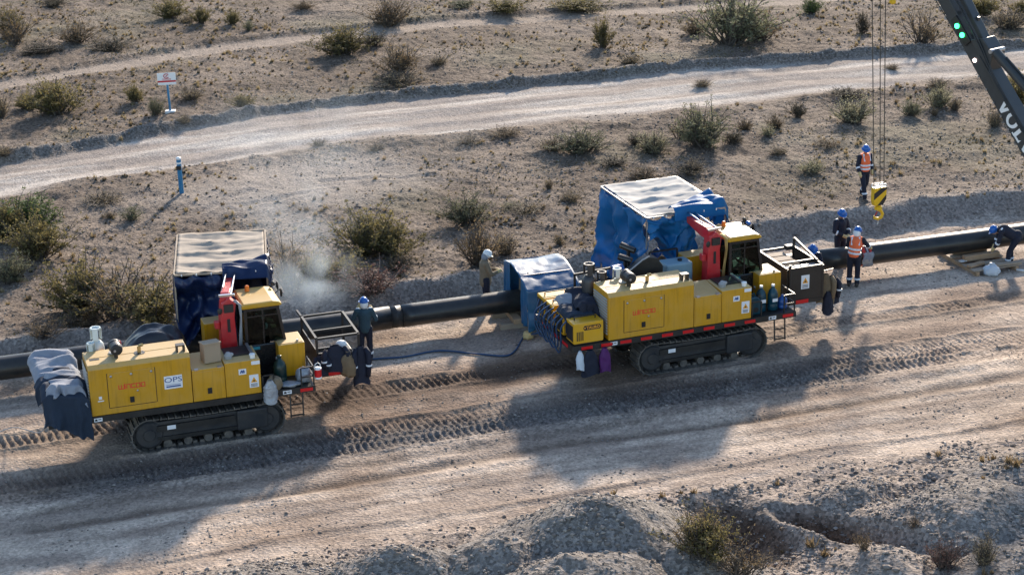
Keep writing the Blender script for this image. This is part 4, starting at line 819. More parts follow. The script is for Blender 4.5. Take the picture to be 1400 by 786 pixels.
P('tin','reflector',cn,lambda b:b.lathe((0,0,0),[(.085,.03),(.088,.05),(.088,.22),(.085,.24)],16)); P('base','white',cn,lambda b:b.lathe((0,0,0),[(.08,0),(.09,.01),(.09,.05)],16)); P('top','white',cn,lambda b:b.lathe((0,0,.238),[(.09,0),(.088,.03),(.05,.05)],16)); P('bail','white',cn,lambda b:b.tube([(-.07,0,.28),(-.06,0,.36),(0,0,.40),(.06,0,.36),(.07,0,.28)],.01,6))
hang('hanging_jacket','navy overall with pale stripes hung on the outer corner of the open basket',ML,6.62,1.02,1.62,.36,1.0,'navy_cloth',71)
hang('hanging_jacket','navy work jacket slung inside the open basket',ML,5.98,1.0,1.72,.62,.66,'navy_cloth',72,.1)
hang('hanging_jacket','dark jacket at the left post of the open basket',ML,5.62,.98,1.55,.34,.5,'navy_cloth',73,-.1)
bag('brown_sack','brown sack hung on the open basket\'s rail','sack',W(ML,6.27,.93,.93),(.20,.11,.28),'coat_brown',74)
P_ = MB(); P_.ell((0,0,.10),(.15,.15,.11),14,8); tag(P_.build('hard_hat','helmet_white',None,smooth=True,loc=W(ML,6.22,1.30,1.50)),'pale hard hat resting on the jackets in the open basket','helmet')
P_ = MB(); P_.box(-.22,.22,-.22,.22,0,.55); tag(P_.build('crate','black',None,loc=W(ML,6.22,1.35,.97),rz=ML[1],bevel=.02),'dark crate standing in the open basket','crate')
bag('white_bag','small white bag on the floor of the open basket','bag',W(ML,5.80,1.55,.97),(.17,.15,.14),'plastic_bag',75,knot=False)

# ---------------------------------------------------------------- loads on the right machine
power_source(MR,-.93,.02,'yellow welding generator with black name plate on the deck corner','yellow_gen',True)
power_source(MR,-.93,.70,'yellow and black welding unit in the middle of the deck end','yellow_gen'); power_source(MR,-.93,1.42,'cream-topped welding unit buried under cables on the deck end','yellow_gen'); power_source(MR,-.93,1.98,'far welding unit on the deck end next to the small blue tent','yellow_gen')
drape('coat_pile','dark jackets and pale cable coils heaped on the welding units','coat',MR,heap_fn(-.96,-.12,.48,1.10,1.95,lambda a:1.55,81,.25),'denim')
drape('coat_pile','grey cloth heaped over the middle welding unit','cloth',MR,heap_fn(-.88,-.25,1.05,1.50,1.97,lambda a:1.6,83,.3),'pale_cloth')
drape('coat_pile','dark cloth bundle against the black gas cylinders','cloth',MR,heap_fn(-.55,-.02,.55,1.6,2.06,lambda a:1.4,85,.3),'navy_cloth')
cb_ = MB()
for k in range(7):
    q = [W(MR,-1.0+.02*k,.35+.25*k,1.75),W(MR,-1.12-.03*k,.4+.22*k,1.55),W(MR,-1.10,.45+.2*k,1.15-.05*(k%3)),W(MR,-1.06,.7+.2*k,.80+.08*(k%2)),W(MR,-1.14,.95+.2*k,1.15),W(MR,-.98,1.0+.2*k,1.7)]
    cb_.tube(smooth_path(q,5),.022,6)
tag(cb_.build('cable_loops','hose_blue',None,smooth=True),'dark blue cable loops hanging from the deck end of the right machine','cables',kind='stuff')
gas_cylinder(MR,.02,1.28,1.19,1.62,.19,'gas_dark','tall black gas cylinder at the louvred end of the right hood'); gas_cylinder(MR,.30,1.12,1.19,1.42,.16,'gas_dark','shorter black gas cylinder behind the right hood'); gas_cylinder(MR,.72,1.12,1.19,1.45,.15,'gas_white','pale grey gas cylinder behind the right hood')
tk_ = MB(); tk_.box(-.06,.06,0,.06,0,1.0); 
bd = thing('belt_machine','black humped belt guard with rollers behind the right hood','compressor',W(MR,1.70,1.55,1.19),MR[1])
P('belt_guard','black',bd,lambda b:b.prism([(-.62,0),(.45,0),(.45,1.22),(.28,1.46),(.05,1.52),(-.15,1.44),(-.48,1.22),(-.62,1.14)],(0,-.12,0),(1,0,0),(0,0,1),(0,.26,0)),bevel=.03)
P('guard_rim','grey_paint',bd,lambda b:b.tube([(-.62,-.13,1.15),(-.48,-.13,1.235),(-.15,-.13,1.455),(.05,-.13,1.535)],.018,6))
P('roller','black_gloss',bd,lambda b:b.cyl((-.55,.45,1.42),(-.30,.20,1.36),.085)); P('roller','black_gloss',bd,lambda b:b.cyl((-.32,.85,1.58),(-.05,.55,1.48),.085)); P('roller_stand','black',bd,lambda b:(b.box(-.45,-.38,.30,.38,0,1.36),b.box(-.20,-.13,.66,.74,0,1.46)))
P('motor','plastic_blue',bd,lambda b:b.lathe((-.75,.10,1.20),[(.10,-.18),(.15,-.16),(.15,.14),(.10,.18)],16,(1,.3,0))); P('motor_stand','black',bd,lambda b:b.box(-.85,-.66,-.02,.2,0,1.04))
P_ = MB(); P_.bar((-.2,1.7,2.42),(1.05,1.62,2.50),.05); P_.bar((-.2,1.7,1.2),(-.2,1.7,2.45),.05); tag(P_.build('bar_rack','black',None,loc=MR[0],rz=MR[1]),'black bar rack between gas cylinders and belt guard','rack')
tb = thing('blue_tank','pale blue plastic tank behind the right hood','tank',W(MR,2.70,1.62,1.19),MR[1])
P('body','light_blue',tb,lambda b:b.box(-.38,.38,-.02,.50,0,1.14),bevel=.05); P('cap','ink_black',tb,lambda b:b.lathe((.1,.2,1.14),[(.06,0),(.06,.05)],12)); P('rib','light_blue',tb,lambda b:b.box(-.30,.30,-.035,-.021,.45,.52))
jug(MR,4.44,.40,'left of the two tall teal water bottles on the right machine\'s step','plastic_teal',.66,.135,'white',True); jug(MR,4.76,.36,'right of the two tall teal water bottles on the right machine\'s step','plastic_teal',.66,.135,'white',True)
jug(MR,5.06,.38,'small blue jar in the step rail corner of the right machine','plastic_blue',.34,.13,'plastic_blue')
jc = thing('jerry_can','blue jerry can standing at the left of the teal bottles','jerry can',W(MR,4.16,.26,1.19),MR[1])
P('can','plastic_teal',jc,lambda b:b.prism([(-.16,0),(.16,0),(.16,.40),(.06,.48),(-.16,.48)],(0,-.10,0),(1,0,0),(0,0,1),(0,.20,0)),bevel=.03); P('spout','ink_black',jc,lambda b:b.cyl((.12,0,.42),(.17,0,.50),.03)); P('handle','plastic_teal',jc,lambda b:b.tube([(-.14,0,.47),(-.12,0,.55),(.02,0,.55),(.04,0,.47)],.018,6)); P('round_badge','ink_black',jc,lambda b:b.lathe((.02,-.101,.14),[(.07,0),(.07,.006)],16,(0,-1,0)))
hang('hanging_jacket','brown leather welding jacket hung on the dark basket',MR,6.84,1.30,1.55,.42,.82,'coat_brown',91,-.35,False)
hang('hanging_jacket','navy jacket hung outermost on the dark basket',MR,7.10,1.42,1.42,.36,.72,'navy_cloth',92,-.3)
hang('hanging_jacket','pair of dark trousers hanging low below the brown jacket',MR,6.86,1.18,1.10,.26,.62,'navy_cloth',93,-.35,False,False,'trousers')
P_ = MB(); P_.bar((6.60,1.35,1.60),(7.15,1.45,1.60),.03); tag(P_.build('hanging_rail','basket',None,loc=MR[0],rz=MR[1]),'short dark rail on the basket that the jackets hang from','rail')
hang('hanging_bag','black backpack hanging under the deck corner of the right machine',MR,-.56,-.14,1.10,.40,.66,'navy_cloth',95,0,False,False,'bag')
hang('hanging_bag','purple bag hanging under the deck corner of the right machine',MR,-.17,-.14,1.10,.27,.62,'purple',96,0,False,False,'bag')
hang('hanging_bag','small white bag hanging beside the black backpack',MR,-.82,-.12,1.10,.18,.48,'plastic_bag',97,0,False,False,'bag')

# ---------------------------------------------------------------- pipelayer crane at the right edge, with rope and hook
TIP = Vector((9.98,53.1,11.4)); FOOT = Vector((14.70,46.5,2.62)); bd_ = (TIP-FOOT).normalized(); BL = (TIP-FOOT).length
sidev = bd_.cross(Vector((0,0,1))).normalized(); 
if sidev.y > 0: sidev = -sidev                                 # the boom's side that faces the camera
upv = (sidev.cross(bd_)); upv = upv if upv.z > 0 else -upv     # the boom's upper edge
hdg = math.atan2(bd_.y,bd_.x)
cx = thing('pipelayer_crane','dark crane boom with white lettering and green lamps reaching in at the right','crane',(FOOT.x-math.cos(hdg)*1.4,FOOT.y-math.sin(hdg)*1.4,0),hdg)
org = Vector(cx.location); Rz = Matrix.Rotation(-hdg,3,'Z')
def cl(p): return Rz@(Vector(p)-org)
def bp(s, u, w=0.0): return cl(FOOT+bd_*s+upv*u+sidev*w)       # s along the boom, u towards its upper edge, w out of the near side
lb, lu, ls = Rz@bd_, Rz@upv, Rz@sidev
bm_ = P('boom','boom_dark',cx,lambda b:b.prism([(0,-.26),(.9,-.29),(6.2,-.25),(BL,-.16),(BL,.12),(6.4,.15),(.9,.18),(0,.2)],bp(0,0,-.20),lb,lu,ls*.40),bevel=.02)
P('edge_plate','boom_dark',bm_,lambda b:(b.prism([(.9,.145),(6.3,.115),(6.3,.155),(.9,.185)],bp(0,0,-.26),lb,lu,ls*.52)))
P('second_chord','boom_dark',cx,lambda b:b.prism([(6.0,.20),(BL-.4,.56),(BL-.4,.76),(7.0,.46),(6.0,.38)],bp(0,0,-.14),lb,lu,ls*.28),bevel=.02)
for s in (6.9,7.6,8.3,9.0): P('lattice_bar','boom_dark',cx,lambda b:b.bar(bp(s,.18,.0),bp(s+.3,.52,.0),.08))
P('bracket','boom_dark',cx,lambda b:b.prism([(5.8,.12),(6.8,.12),(6.6,.50),(6.1,.54)],bp(0,0,-.24),lb,lu,ls*.48),bevel=.02)
for w in (.20,): 
    P('luffing_cylinder','boom_dark',cx,lambda b:b.cyl(bp(6.1,.62,w),bp(2.0,1.60,w),.13,n=16)); P('cylinder_rod','rod',cx,lambda b:b.cyl(bp(2.0,1.60,w),bp(-.6,2.2,w),.08,n=14)); P('cylinder_pipe','black',cx,lambda b:b.tube([bp(5.8,.84,w+.02),bp(4.6,1.14,w+.02),bp(2.2,1.72,w+.02)],.03,6)); P('pin','steel',cx,lambda b:b.cyl(bp(6.15,.60,w-.35),bp(6.15,.60,w+.16),.06))
P('hydraulic_line','black',cx,lambda b:[b.tube(smooth_path([bp(9.8,.28+k*.07,.22),bp(8,.36+k*.07,.24),bp(6.6,.32+.06*k,.27),bp(5.5,.18+.05*k,.24),bp(3,.2+.05*k,.22)],5),.022,6) for k in range(2)])
for k,s in enumerate((8.35,8.05,7.75)): P('work_lamp','grey_paint',cx,lambda b:b.box(*sum(([min(a,c),max(a,c)] for a,c in zip(bp(s,-.36,.0)-Vector((.07,.06,.06)),bp(s,-.36,.0)+Vector((.07,.06,.06)))),[])),bevel=.015)
hz = P('lamp_housing','black',cx,lambda b:b.prism([(6.75,-.12),(7.55,-.12),(7.55,.12),(6.75,.12)],bp(0,0,.201),lb,lu,ls*.06),bevel=.01)
for s in (7.02,7.30): P('green_lamp','lamp_green',hz,lambda b:b.lathe(bp(s,0,.262),[(.065,0),(.065,.03),(.04,.045)],16,ls))
P('indicator_lamp','lamp_pink',bm_,lambda b:b.lathe(bp(6.30,-.10,.201),[(.055,0),(.055,.02)],14,ls))
for s in (5.9,5.5,5.1,4.7,4.3): P('bolt','steel',bm_,lambda b:b.cyl(bp(s,-.24,.201),bp(s,-.24,.225),.03,n=8))
def volvo(b):
    x = 0.0; h = .40
    def seg(pts, dep): b.prism(pts,bp(0,0,.2015),-lb,lu,ls*dep)     # local 2-D: reading direction (-lb), up (lu)
    S0 = -5.0
    def poly(pts, dep=.006): seg([(S0+x+p*h,-.19+q*h) for p,q in pts],dep)
    def V():
        poly([(0,1),(.30,1),(.48,.30),(.48,0),(.36,0)]); poly([(.48,0),(.60,0),(.90,1),(.68,1),(.485,.36)],.0066); poly([(-.05,.94),(.36,.94),(.36,1.03),(-.05,1.03)],.0075); poly([(.60,.94),(.95,.94),(.95,1.03),(.60,1.03)],.0075)
    def O():
        n = 18; ring = [(math.cos(2*math.pi*k/n),math.sin(2*math.pi*k/n)) for k in range(n)]
        for k in range(n):
            a,c = ring[k],ring[(k+1)%n]; poly([(.48+.27*a[0],.5+.36*a[1]),(.48+.50*a[0],.5+.53*a[1]),(.48+.50*c[0],.5+.53*c[1]),(.48+.27*c[0],.5+.36*c[1])][::1])
    def L():
        poly([(.12,0),(.38,0),(.38,1),(.12,1)]); poly([(.38,0),(.80,0),(.80,.30),(.68,.14),(.38,.14)],.0066); poly([(0,.94),(.5,.94),(.5,1.03),(0,1.03)],.0075); poly([(0,-.03),(.3,-.03),(.3,.06),(0,.06)],.0075)
    for c_, adv in ((V,.98),(O,1.06),(L,.92),(V,.98),(O,1.06)):
        c_(); x += adv*h
P('lettering','white',bm_,volvo)
P('boom_head','boom_dark',cx,lambda b:(b.cyl(bp(BL-.05,-.05,-.26),bp(BL-.05,-.05,.26),.34,n=20)),bevel=.02)
hgt = FOOT.z
P('house','crane_yellow',cx,lambda b:b.box(-2.3,1.3,-1.35,1.35,1.25,2.45),bevel=.06); P('counterweight','boom_dark',cx,lambda b:b.box(-2.9,-2.31,-1.35,1.35,1.2,2.3),bevel=.1)
P('operator_cab','black_gloss',cx,lambda b:b.box(-.3,1.35,.55,1.45,2.46,3.3),bevel=.08); P('boom_foot','boom_dark',cx,lambda b:(b.box(1.1,1.6,-.35,-.21,2.0,2.9),b.box(1.1,1.6,.21,.35,2.0,2.9)),bevel=.02)
P('slew_ring','black',cx,lambda b:b.cyl((0,0,.95),(0,0,1.25),.8,n=24))
for s in (-1,1):
    P('crawler_track','track_steel',cx,lambda b:b.prism([(-1.7,.05),(1.7,.05),(2.0,.35),(2.0,.65),(1.75,.92),(-1.75,.92),(-2.0,.65),(-2.0,.35)],(0,s*1.15-.3,0),(1,0,0),(0,0,1),(0,.6,0)),bevel=.05)
P('undercarriage','chassis',cx,lambda b:b.box(-1.0,1.0,-.9,.9,.45,.95),bevel=.05)
HK = Vector((10.32,53.1,0))
hb_ = thing('hook_block','yellow and black striped hook block hanging on steel ropes','hook',(HK.x,HK.y,1.92),PA+.05); hb_.scale = (.86,.86,.90)
sh = P('sheave_case','hook_yellow',hb_,lambda b:b.prism([(-.20,.42),(.12,.42),(.23,.60),(.23,1.00),(-.24,1.00),(-.24,.58)],(0,-.10,0),(1,0,0),(0,0,1),(0,.20,0)),bevel=.015)
P('black_band','ink_black',sh,lambda b:b.prism([(-.235,.62),(-.235,.83),(.02,.98),(.225,.985),(.225,.93)],(0,-.101,0),(1,0,0),(0,0,1),(0,-.004,0)))
P('black_band','ink_black',sh,lambda b:b.prism([(-.10,.43),(.11,.43),(.22,.62),(.22,.76)],(0,-.101,0),(1,0,0),(0,0,1),(0,-.004,0)))
P('top_cage','white',sh,lambda b:bar_frame(b,[((-.23,-.08,1.0),(-.21,-.08,1.10)),((.22,-.08,1.0),(.20,-.08,1.10)),((-.21,-.08,1.10),(.20,-.08,1.10)),((-.23,.08,1.0),(-.21,.08,1.10)),((.22,.08,1.0),(.20,.08,1.10)),((-.21,.08,1.10),(.20,.08,1.10)),((0,-.08,1.0),(0,-.08,1.09))],.03))
P('swivel','hook_yellow',hb_,lambda b:b.lathe((0,0,.24),[(.06,0),(.13,.03),(.13,.12),(.06,.18)],16)); 
P('hook','hook_yellow',hb_,lambda b:b.tube([(.0,0,.26),(.12,0,.20),(.17,0,.10),(.13,0,.0),(.0,0,-.04),(-.13,0,.0),(-.15,0,.08)],[.05,.05,.055,.055,.05,.045,.02],9),smooth=True); P('safety_latch','sling_red',hb_,lambda b:b.bar((-.03,0,.20),(-.13,0,.05),.03)); P('chain_end','steel',hb_,lambda b:(b.tube([(0,0,-.06),(.02,0,-.14),(0,0,-.22)],.02,6)))
for dx, tw_ in ((-.17,-.30),(.02,-.02),(.14,.16)):
    a_ = HK+Vector((dx*EX[0],dx*EX[1],2.92)); b_ = TIP+Vector((tw_*.9,0,-.1)); rb = MB(); rb.tube([a_,b_],.014,6)
    tag(rb.build('wire_rope','rope_steel',None),{-.17:'left one of the steel ropes carrying the hook block',.02:'middle one of the steel ropes carrying the hook block',.14:'right one of the steel ropes carrying the hook block'}[dx],'rope',group='hoist ropes')
rb = MB(); rb.tube([TIP+Vector((-.9,.2,.6)),FOOT+bd_*5.2-upv*.30],.012,6); tag(rb.build('tag_line','rope_steel',None),'thin cable running from above down to the crane boom','cable')
P_ = MB(); P_.lathe((0,0,0),[(.03,0),(.09,.04),(.09,.13),(.03,.17)],14); tag(P_.build('overhoist_weight','hook_yellow',None,loc=(HK.x+.12,HK.y,7.98)),'small yellow limit weight high on the ropes','weight')
# red sling and strap round the pipe
sg = thing('pipe_sling','red webbing sling wrapped round the pipe below the hook','sling',pu(10.86,PV,0),PA)
def ring(x,w,r,m,nm): return P(nm,m,sg,lambda b:b.lathe((x,0,PZ-.008),[(r-.004,0),(r,0),(r,w),(r-.004,w)],32,(1,0,0)),smooth=False)
ring(-.16,.10,PR+.012,'sling_red','band'); ring(.06,.07,PR+.012,'sling_red','band'); ring(-.02,.05,PR+.008,'foil','chafe_pad')
P('buckle','steel',sg,lambda b:b.obox((-.05,-PR-.03,PZ-.1),(.3,0,0),(0,.03,0),(0,0,.12))); P('chafe_cloth','pale_cloth',sg,lambda b:b.sheet(lambda a,c:(-.18+.34*a+.03*math.sin(c*9),-(PR+.03)*math.cos(.5-1.25*c)-.02*math.sin(a*12),PZ+(PR+.03)*math.sin(.5-1.25*c)-.06*c),12,10),smooth=True,solid=.01)
P('tool','sling_red',sg,lambda b:(b.obox((-.20,-.12,PZ+PR+.07),(.34,.06,.03),(-.02,.12,0),(0,0,.08)),b.cyl((-.4,-.15,PZ+PR+.06),(-.15,-.12,PZ+PR+.10),.02)))

# ---------------------------------------------------------------- marker post and sign
g = ray_ground(248.5,264); mp = thing('marker_post','blue marker post with a white collar beside the dirt road','post',g)
P('post','post_blue',mp,lambda b:b.cyl((0,0,-.2),(-.02,0,1.16),.075,n=14)); P('collar','white',mp,lambda b:b.lathe((-.017,0,.98),[(.077,0),(.08,0),(.08,.06),(.077,.06)],14)); P('cap','white',mp,lambda b:b.lathe((-.02,0,1.16),[(.078,-.03),(.085,-.02),(.085,.02),(.04,.05)],14)); P('test_box','ink_black',mp,lambda b:b.box(-.10,.06,-.12,-.076,.80,.93),bevel=.01)
g = ray_ground(233,153.5); sp = thing('warning_sign','white warning sign with a red band on a blue post','sign',g); sp.rotation_euler = (0,-.03,.04)
P('post','post_blue',sp,lambda b:b.box(-.035,.035,-.035,.035,-.2,1.10)); P('base','white',sp,lambda b:b.box(-.19,.19,-.13,.13,-.05,.07),bevel=.02); pn = P('panel','white',sp,lambda b:b.box(-.34,.34,-.055,-.037,1.05,1.50),bevel=.004)
P('red_band','sign_red',pn,lambda b:b.box(-.335,.335,-.059,-.0555,1.15,1.215)); P('emblem','sign_red',pn,lambda b:(b.tube([(.095*math.cos(q),-.058,1.385+.08*math.sin(q)) for q in [.6+k*.42 for k in range(13)]],.016,5),b.bar((-.03,-.058,1.36),(.04,-.058,1.41),.03)))
def sgtxt(b): text_mesh(b,'GASODUCTO',.06,(0,-.0595,1.182),(1,0,0),(0,0,1),(0,-1,0))
P('text_line','sign_red',pn,lambda b:[b.box(-.16,.16,-.059,-.0555,1.235+.035*k,1.25+.035*k) for k in range(2)])
# ---------------------------------------------------------------- workers
def J0():
    j = dict(pelvis=(0,0,.96),chest=(0,0,1.30),neck=(0,-.01,1.47),head=(0,.03,1.62))
    for s,k in ((1,'r'),(-1,'l')):
        j.update({'sh'+k:(s*.185,0,1.41),'el'+k:(s*.25,-.03,1.12),'wr'+k:(s*.25,.08,.88),'hip'+k:(s*.095,0,.92),'kn'+k:(s*.11,.02,.50),'an'+k:(s*.11,0,.09)})
    return j
def remesh(o, vox, it=3):
    m = o.modifiers.new('remesh','REMESH'); m.mode = 'VOXEL'; m.voxel_size = vox; m.use_smooth_shade = True
    s = o.modifiers.new('smooth','SMOOTH'); s.factor = .5; s.iterations = it
def person(label, loc, rz, J=None, look=(0,1,-.2), top='navy_cloth', legs='navy_cloth', vest=False, helmet='helmet_blue', gloves=True, hood=None, skirt=0.0, stripes=True, grip=.6):
    j = J0(); j.update(J or {}); j = {k:Vector(v) for k,v in j.items()}; V = Vector
    t = thing('person',label,'person',loc,rz)
    lk = V(look).normalized(); hd = j['head']; nk = j['neck']
    rt = lk.cross(V((0,0,1))).normalized(); up = rt.cross(lk).normalized(); hr = Matrix((rt,lk,up)).transposed()
    hp = lambda x,y,z: hd+hr@V((x,y,z))
    body = MB(); b = body
    b.ell(hp(0,-.005,.02),(.075,.095,.105),14,10,hr); b.ell(hp(0,.025,-.05),(.058,.07,.065),12,8,hr)                    # skull and jaw
    b.ell(hp(0,.098,-.012),(.014,.022,.026),8,6,hr); b.ell(hp(.076,-.005,-.005),(.012,.022,.032),8,6,hr); b.ell(hp(-.076,-.005,-.005),(.012,.022,.032),8,6,hr)   # nose, ears
    b.ell(hp(0,.078,.032),(.055,.018,.014),8,6,hr); b.ell(hp(0,.085,-.062),(.026,.014,.010),8,6,hr)                     # brow, lips
    b.caps(nk-V((0,0,.06)),hd-up*.05,.058,.052); b.caps(j['chest'],nk-V((0,0,.05)),.12,.07); b.caps(j['pelvis'],j['chest'],.125,.135)
    for k,s in (('r',1),('l',-1)):
        sh,el,wr,hip,kn,an = (j[q+k] for q in ('sh','el','wr','hip','kn','an'))
        b.caps(j['chest']+V((0,0,.08)),sh,.08,.06); b.caps(sh,el,.052,.042); b.caps(el,wr,.040,.028); b.caps(j['pelvis'],hip,.11,.10); b.caps(hip,kn,.085,.058); b.caps(kn,an,.054,.038)
        f = (wr-el).normalized(); sd = f.cross(V((0,0,1))); sd = (sd if sd.length > .1 else V((1,0,0))).normalized()*1.0; dn = f.cross(sd).normalized(); dn = dn if dn.z < 0 else -dn
        pc = wr+f*.055; b.ell(pc,(.042,.05,.024),10,7,Matrix((sd,f,dn)).transposed())
        for q,(ox,L) in enumerate(((-.030,.062),(-.010,.074),(.011,.070),(.031,.055))):
            p0 = wr+f*.085+sd*ox*1.15; p1 = p0+f*L*.55+dn*L*.25*grip; p2 = p1+f*L*.35*(1-grip*.6)+dn*L*.5*grip; b.caps(p0,p1,.0105,.010,8); b.caps(p1,p2,.010,.0085,8)
        tb = sd*(-s)*(1 if sd.x >= 0 else -1); p0 = wr+f*.035+tb*.035; p1 = p0+tb*.030+f*.030+dn*.012; b.caps(p0,p1,.0125,.0115,8); b.caps(p1,p1+f*.030+dn*.012,.0115,.0095,8)
        ft = V((0,1,0)); b.caps(an-V((0,0,.03)),an+ft*.12-V((0,0,.055)),.036,.032)
    o = body.build('body','skin',t); remesh(o,.0115,2)
    for s in (-1,1): P('eye','eye',t,lambda b:b.ell(hp(s*.032,.090,.006),(.012,.008,.008),8,6,hr))
    P('mouth','sling_red',t,lambda b:b.ell(hp(0,.098,-.060),(.022,.005,.004),8,6,hr))
    P('hair','hair',t,lambda b:b.ell(hp(0,-.025,.025),(.082,.088,.095),14,9,hr),smooth=True)
    # clothes
    b = MB(); b.caps(j['pelvis']-V((0,0,.02)),j['pelvis']*.5+j['chest']*.5,.160,.158,14); b.caps(j['pelvis']*.5+j['chest']*.5,j['chest']+V((0,0,.03)),.160,.170,14); b.caps(j['chest']+V((0,0,.05)),nk-V((0,0,.03)),.13,.085)
    for k in 'rl':
        sh,el,wr = (j[q+k] for q in ('sh','el','wr')); b.caps(j['chest']+V((0,0,.06)),sh,.10,.082); b.caps(sh,el,.078,.064); b.caps(el,el*.08+wr*.92,.063,.050)
    if skirt: b.caps(j['pelvis']-V((0,0,skirt)),j['pelvis'],.175,.165,14)
    jk = b.build('jacket',top,t); remesh(jk,.018,3)
    b = MB(); b.caps(j['pelvis'],j['pelvis']+V((0,0,.06)),.155,.15,14)
    for k in 'rl':
        hip,kn,an = (j[q+k] for q in ('hip','kn','an')); b.caps(hip,kn,.108,.080); b.caps(kn,an*.92+kn*.08,.080,.072)
    tr = b.build('trousers',legs,t); remesh(tr,.018,3)
    def band(p0,p1,f,r,par,w=.05):
        d = (p1-p0).normalized(); c = p0+(p1-p0)*f; P('reflective_stripe','stripe',par,lambda b:b.lathe(c-d*w/2,[(r-.006,0),(r,.0),(r,w),(r-.006,w)],16,d))
    if stripes:
        for k in 'rl':
            band(j['kn'+k],j['an'+k],.62,.088,tr); band(j['el'+k],j['wr'+k],.25,.072,jk); 
        if not vest:
            for k in 'rl': P('shoulder_stripe','stripe',jk,lambda b:b.caps(j['sh'+k]*.75+j['chest']*.25+V((0,0,.095)),j['sh'+k]*1.0+V((0,0,.062)),.026))
    for k in 'rl':
        an = j['an'+k]; P('boot','boot',t,lambda b:(b.caps(an+V((0,-.01,.05)),an-V((0,.02,.03)),.058,.052),b.caps(an-V((0,.02,.035)),an+V((0,.14,-.05)),.05,.042)),smooth=True)
        if gloves:
            wr = j['wr'+k]; f = (wr-j['el'+k]).normalized(); P('glove','glove',t,lambda b:b.caps(wr-f*.05,wr+f*.075,.05,.044),smooth=True)
    if vest:
        b = MB(); c0 = j['pelvis']*.35+j['chest']*.65
        b.caps(j['pelvis']+V((0,0,.03)),j['pelvis']*.5+j['chest']*.5,.172,.174,14); b.caps(j['pelvis']*.5+j['chest']*.5,j['chest']+V((0,0,.04)),.174,.184,14)
        for k in 'rl': b.caps(j['chest']+V((0,0,.08)),j['sh'+k]*.72+j['chest']*.28+V((0,0,.035)),.12,.085)
        vo = b.build('vest','orange_vest',t); remesh(vo,.018,3)
        ax = (j['chest']-j['pelvis'])
        for f in (.18,.52): band(j['pelvis'],j['chest'],f,.186,vo,.055)
        for k in 'rl': P('reflective_stripe','stripe',vo,lambda b:[b.bar(j['chest']+V((.105*(1 if k=='r' else -1),q*.165,-.02)),j['sh'+k]*.55+j['chest']*.45+V((0,q*.075,.14)),.04,.02) for q in (1,-1)])
    if helmet:
        hb = P('helmet',helmet,t,lambda b:b.ell(hp(0,-.005,.045),(.112,.132,.118),18,12,hr),smooth=True)
        P('brim',helmet,hb,lambda b:b.lathe(hp(0,.012,.038),[(.10,-.008),(.142,-.006),(.146,0),(.14,.008),(.10,.012)],20,up)); P('peak',helmet,hb,lambda b:b.ell(hp(0,.125,.036),(.075,.055,.010),12,6,hr)); P('ridge',helmet,hb,lambda b:b.caps(hp(0,-.09,.125),hp(0,.07,.135),.020))
    if hood:
        P('neck_flap',hood,t,lambda b:b.ell(hp(0,-.03,-.03),(.105,.105,.14),14,10,hr),smooth=True)
    return t
def feet(px, py): return ray_ground(px,py)
g = pu(-.14,1.95,0); g.z = zt(g.x,g.y)
person('worker in a tan jacket with white head cover behind the pipe by the small tent',g,-1.35,dict(elr=(.26,.12,1.12),wrr=(.14,.34,1.16),ell=(-.26,.10,1.12),wrl=(-.06,.38,1.12),head=(0,.06,1.60)),(0,.9,-.5),top='olive_cloth',legs='navy_cloth',helmet='helmet_white',hood='pale_cloth',skirt=.12,stripes=False)
g = feet(501,494); person('worker in a teal jacket and blue helmet seen from behind beside the open basket',g,.10,dict(elr=(.29,.02,1.15),wrr=(.20,.20,1.36),ell=(-.29,.06,1.18),wrl=(-.12,.20,1.46)),(-.1,1,-.1),top='teal_cloth',hood='white')
g = feet(1180,272); person('worker in an orange vest walking alone behind the hook block',g,-2.75,dict(knr=(.10,.16,.50),anr=(.10,.26,.10),knl=(-.11,-.03,.50),anl=(-.12,-.30,.12),elr=(.26,.0,1.12),wrr=(.25,.14,.90),ell=(-.27,-.06,1.12),wrl=(-.27,.02,.88)),(.35,1,-.45),vest=True)
g = pu(10.55,1.72,0); g.z = zt(g.x,g.y); person('worker in navy overalls standing behind the pipe next to the vested colleague',g,-2.6,dict(elr=(.27,.05,1.14),wrr=(.06,.26,1.02),ell=(-.27,.04,1.14),wrl=(-.05,.28,1.00)),(.2,1,-.55))
g = pu(10.12,.02,0); g.z = zt(g.x,g.y); person('worker in an orange vest with back turned leaning over the pipe at the sling',g,-.25,dict(chest=(.03,.04,1.30),neck=(.04,.06,1.46),head=(.06,.11,1.60),shr=(.21,.07,1.40),elr=(.34,.22,1.18),wrr=(.40,.44,1.05),shl=(-.15,.03,1.41),ell=(-.20,.17,1.16),wrl=(-.05,.40,1.05)),(.35,1,-.5),vest=True,hood='white')
g = pu(8.93,.24,0); g.z = zt(g.x,g.y); person('worker crouching behind the dark basket, only blue helmet and shoulders showing',g,3.0,dict(pelvis=(0,-.12,.60),chest=(0,.02,.94),neck=(0,.08,1.10),head=(0,.14,1.24),shr=(.185,.06,1.05),shl=(-.185,.06,1.05),elr=(.27,.20,.80),wrr=(.15,.42,.72),ell=(-.27,.20,.80),wrl=(-.15,.42,.70),hipr=(.10,-.12,.58),hipl=(-.10,-.12,.58),knr=(.17,.25,.48),anr=(.14,0,.09),knl=(-.17,.25,.48),anl=(-.14,-.02,.09)),(-.1,1,-.9))
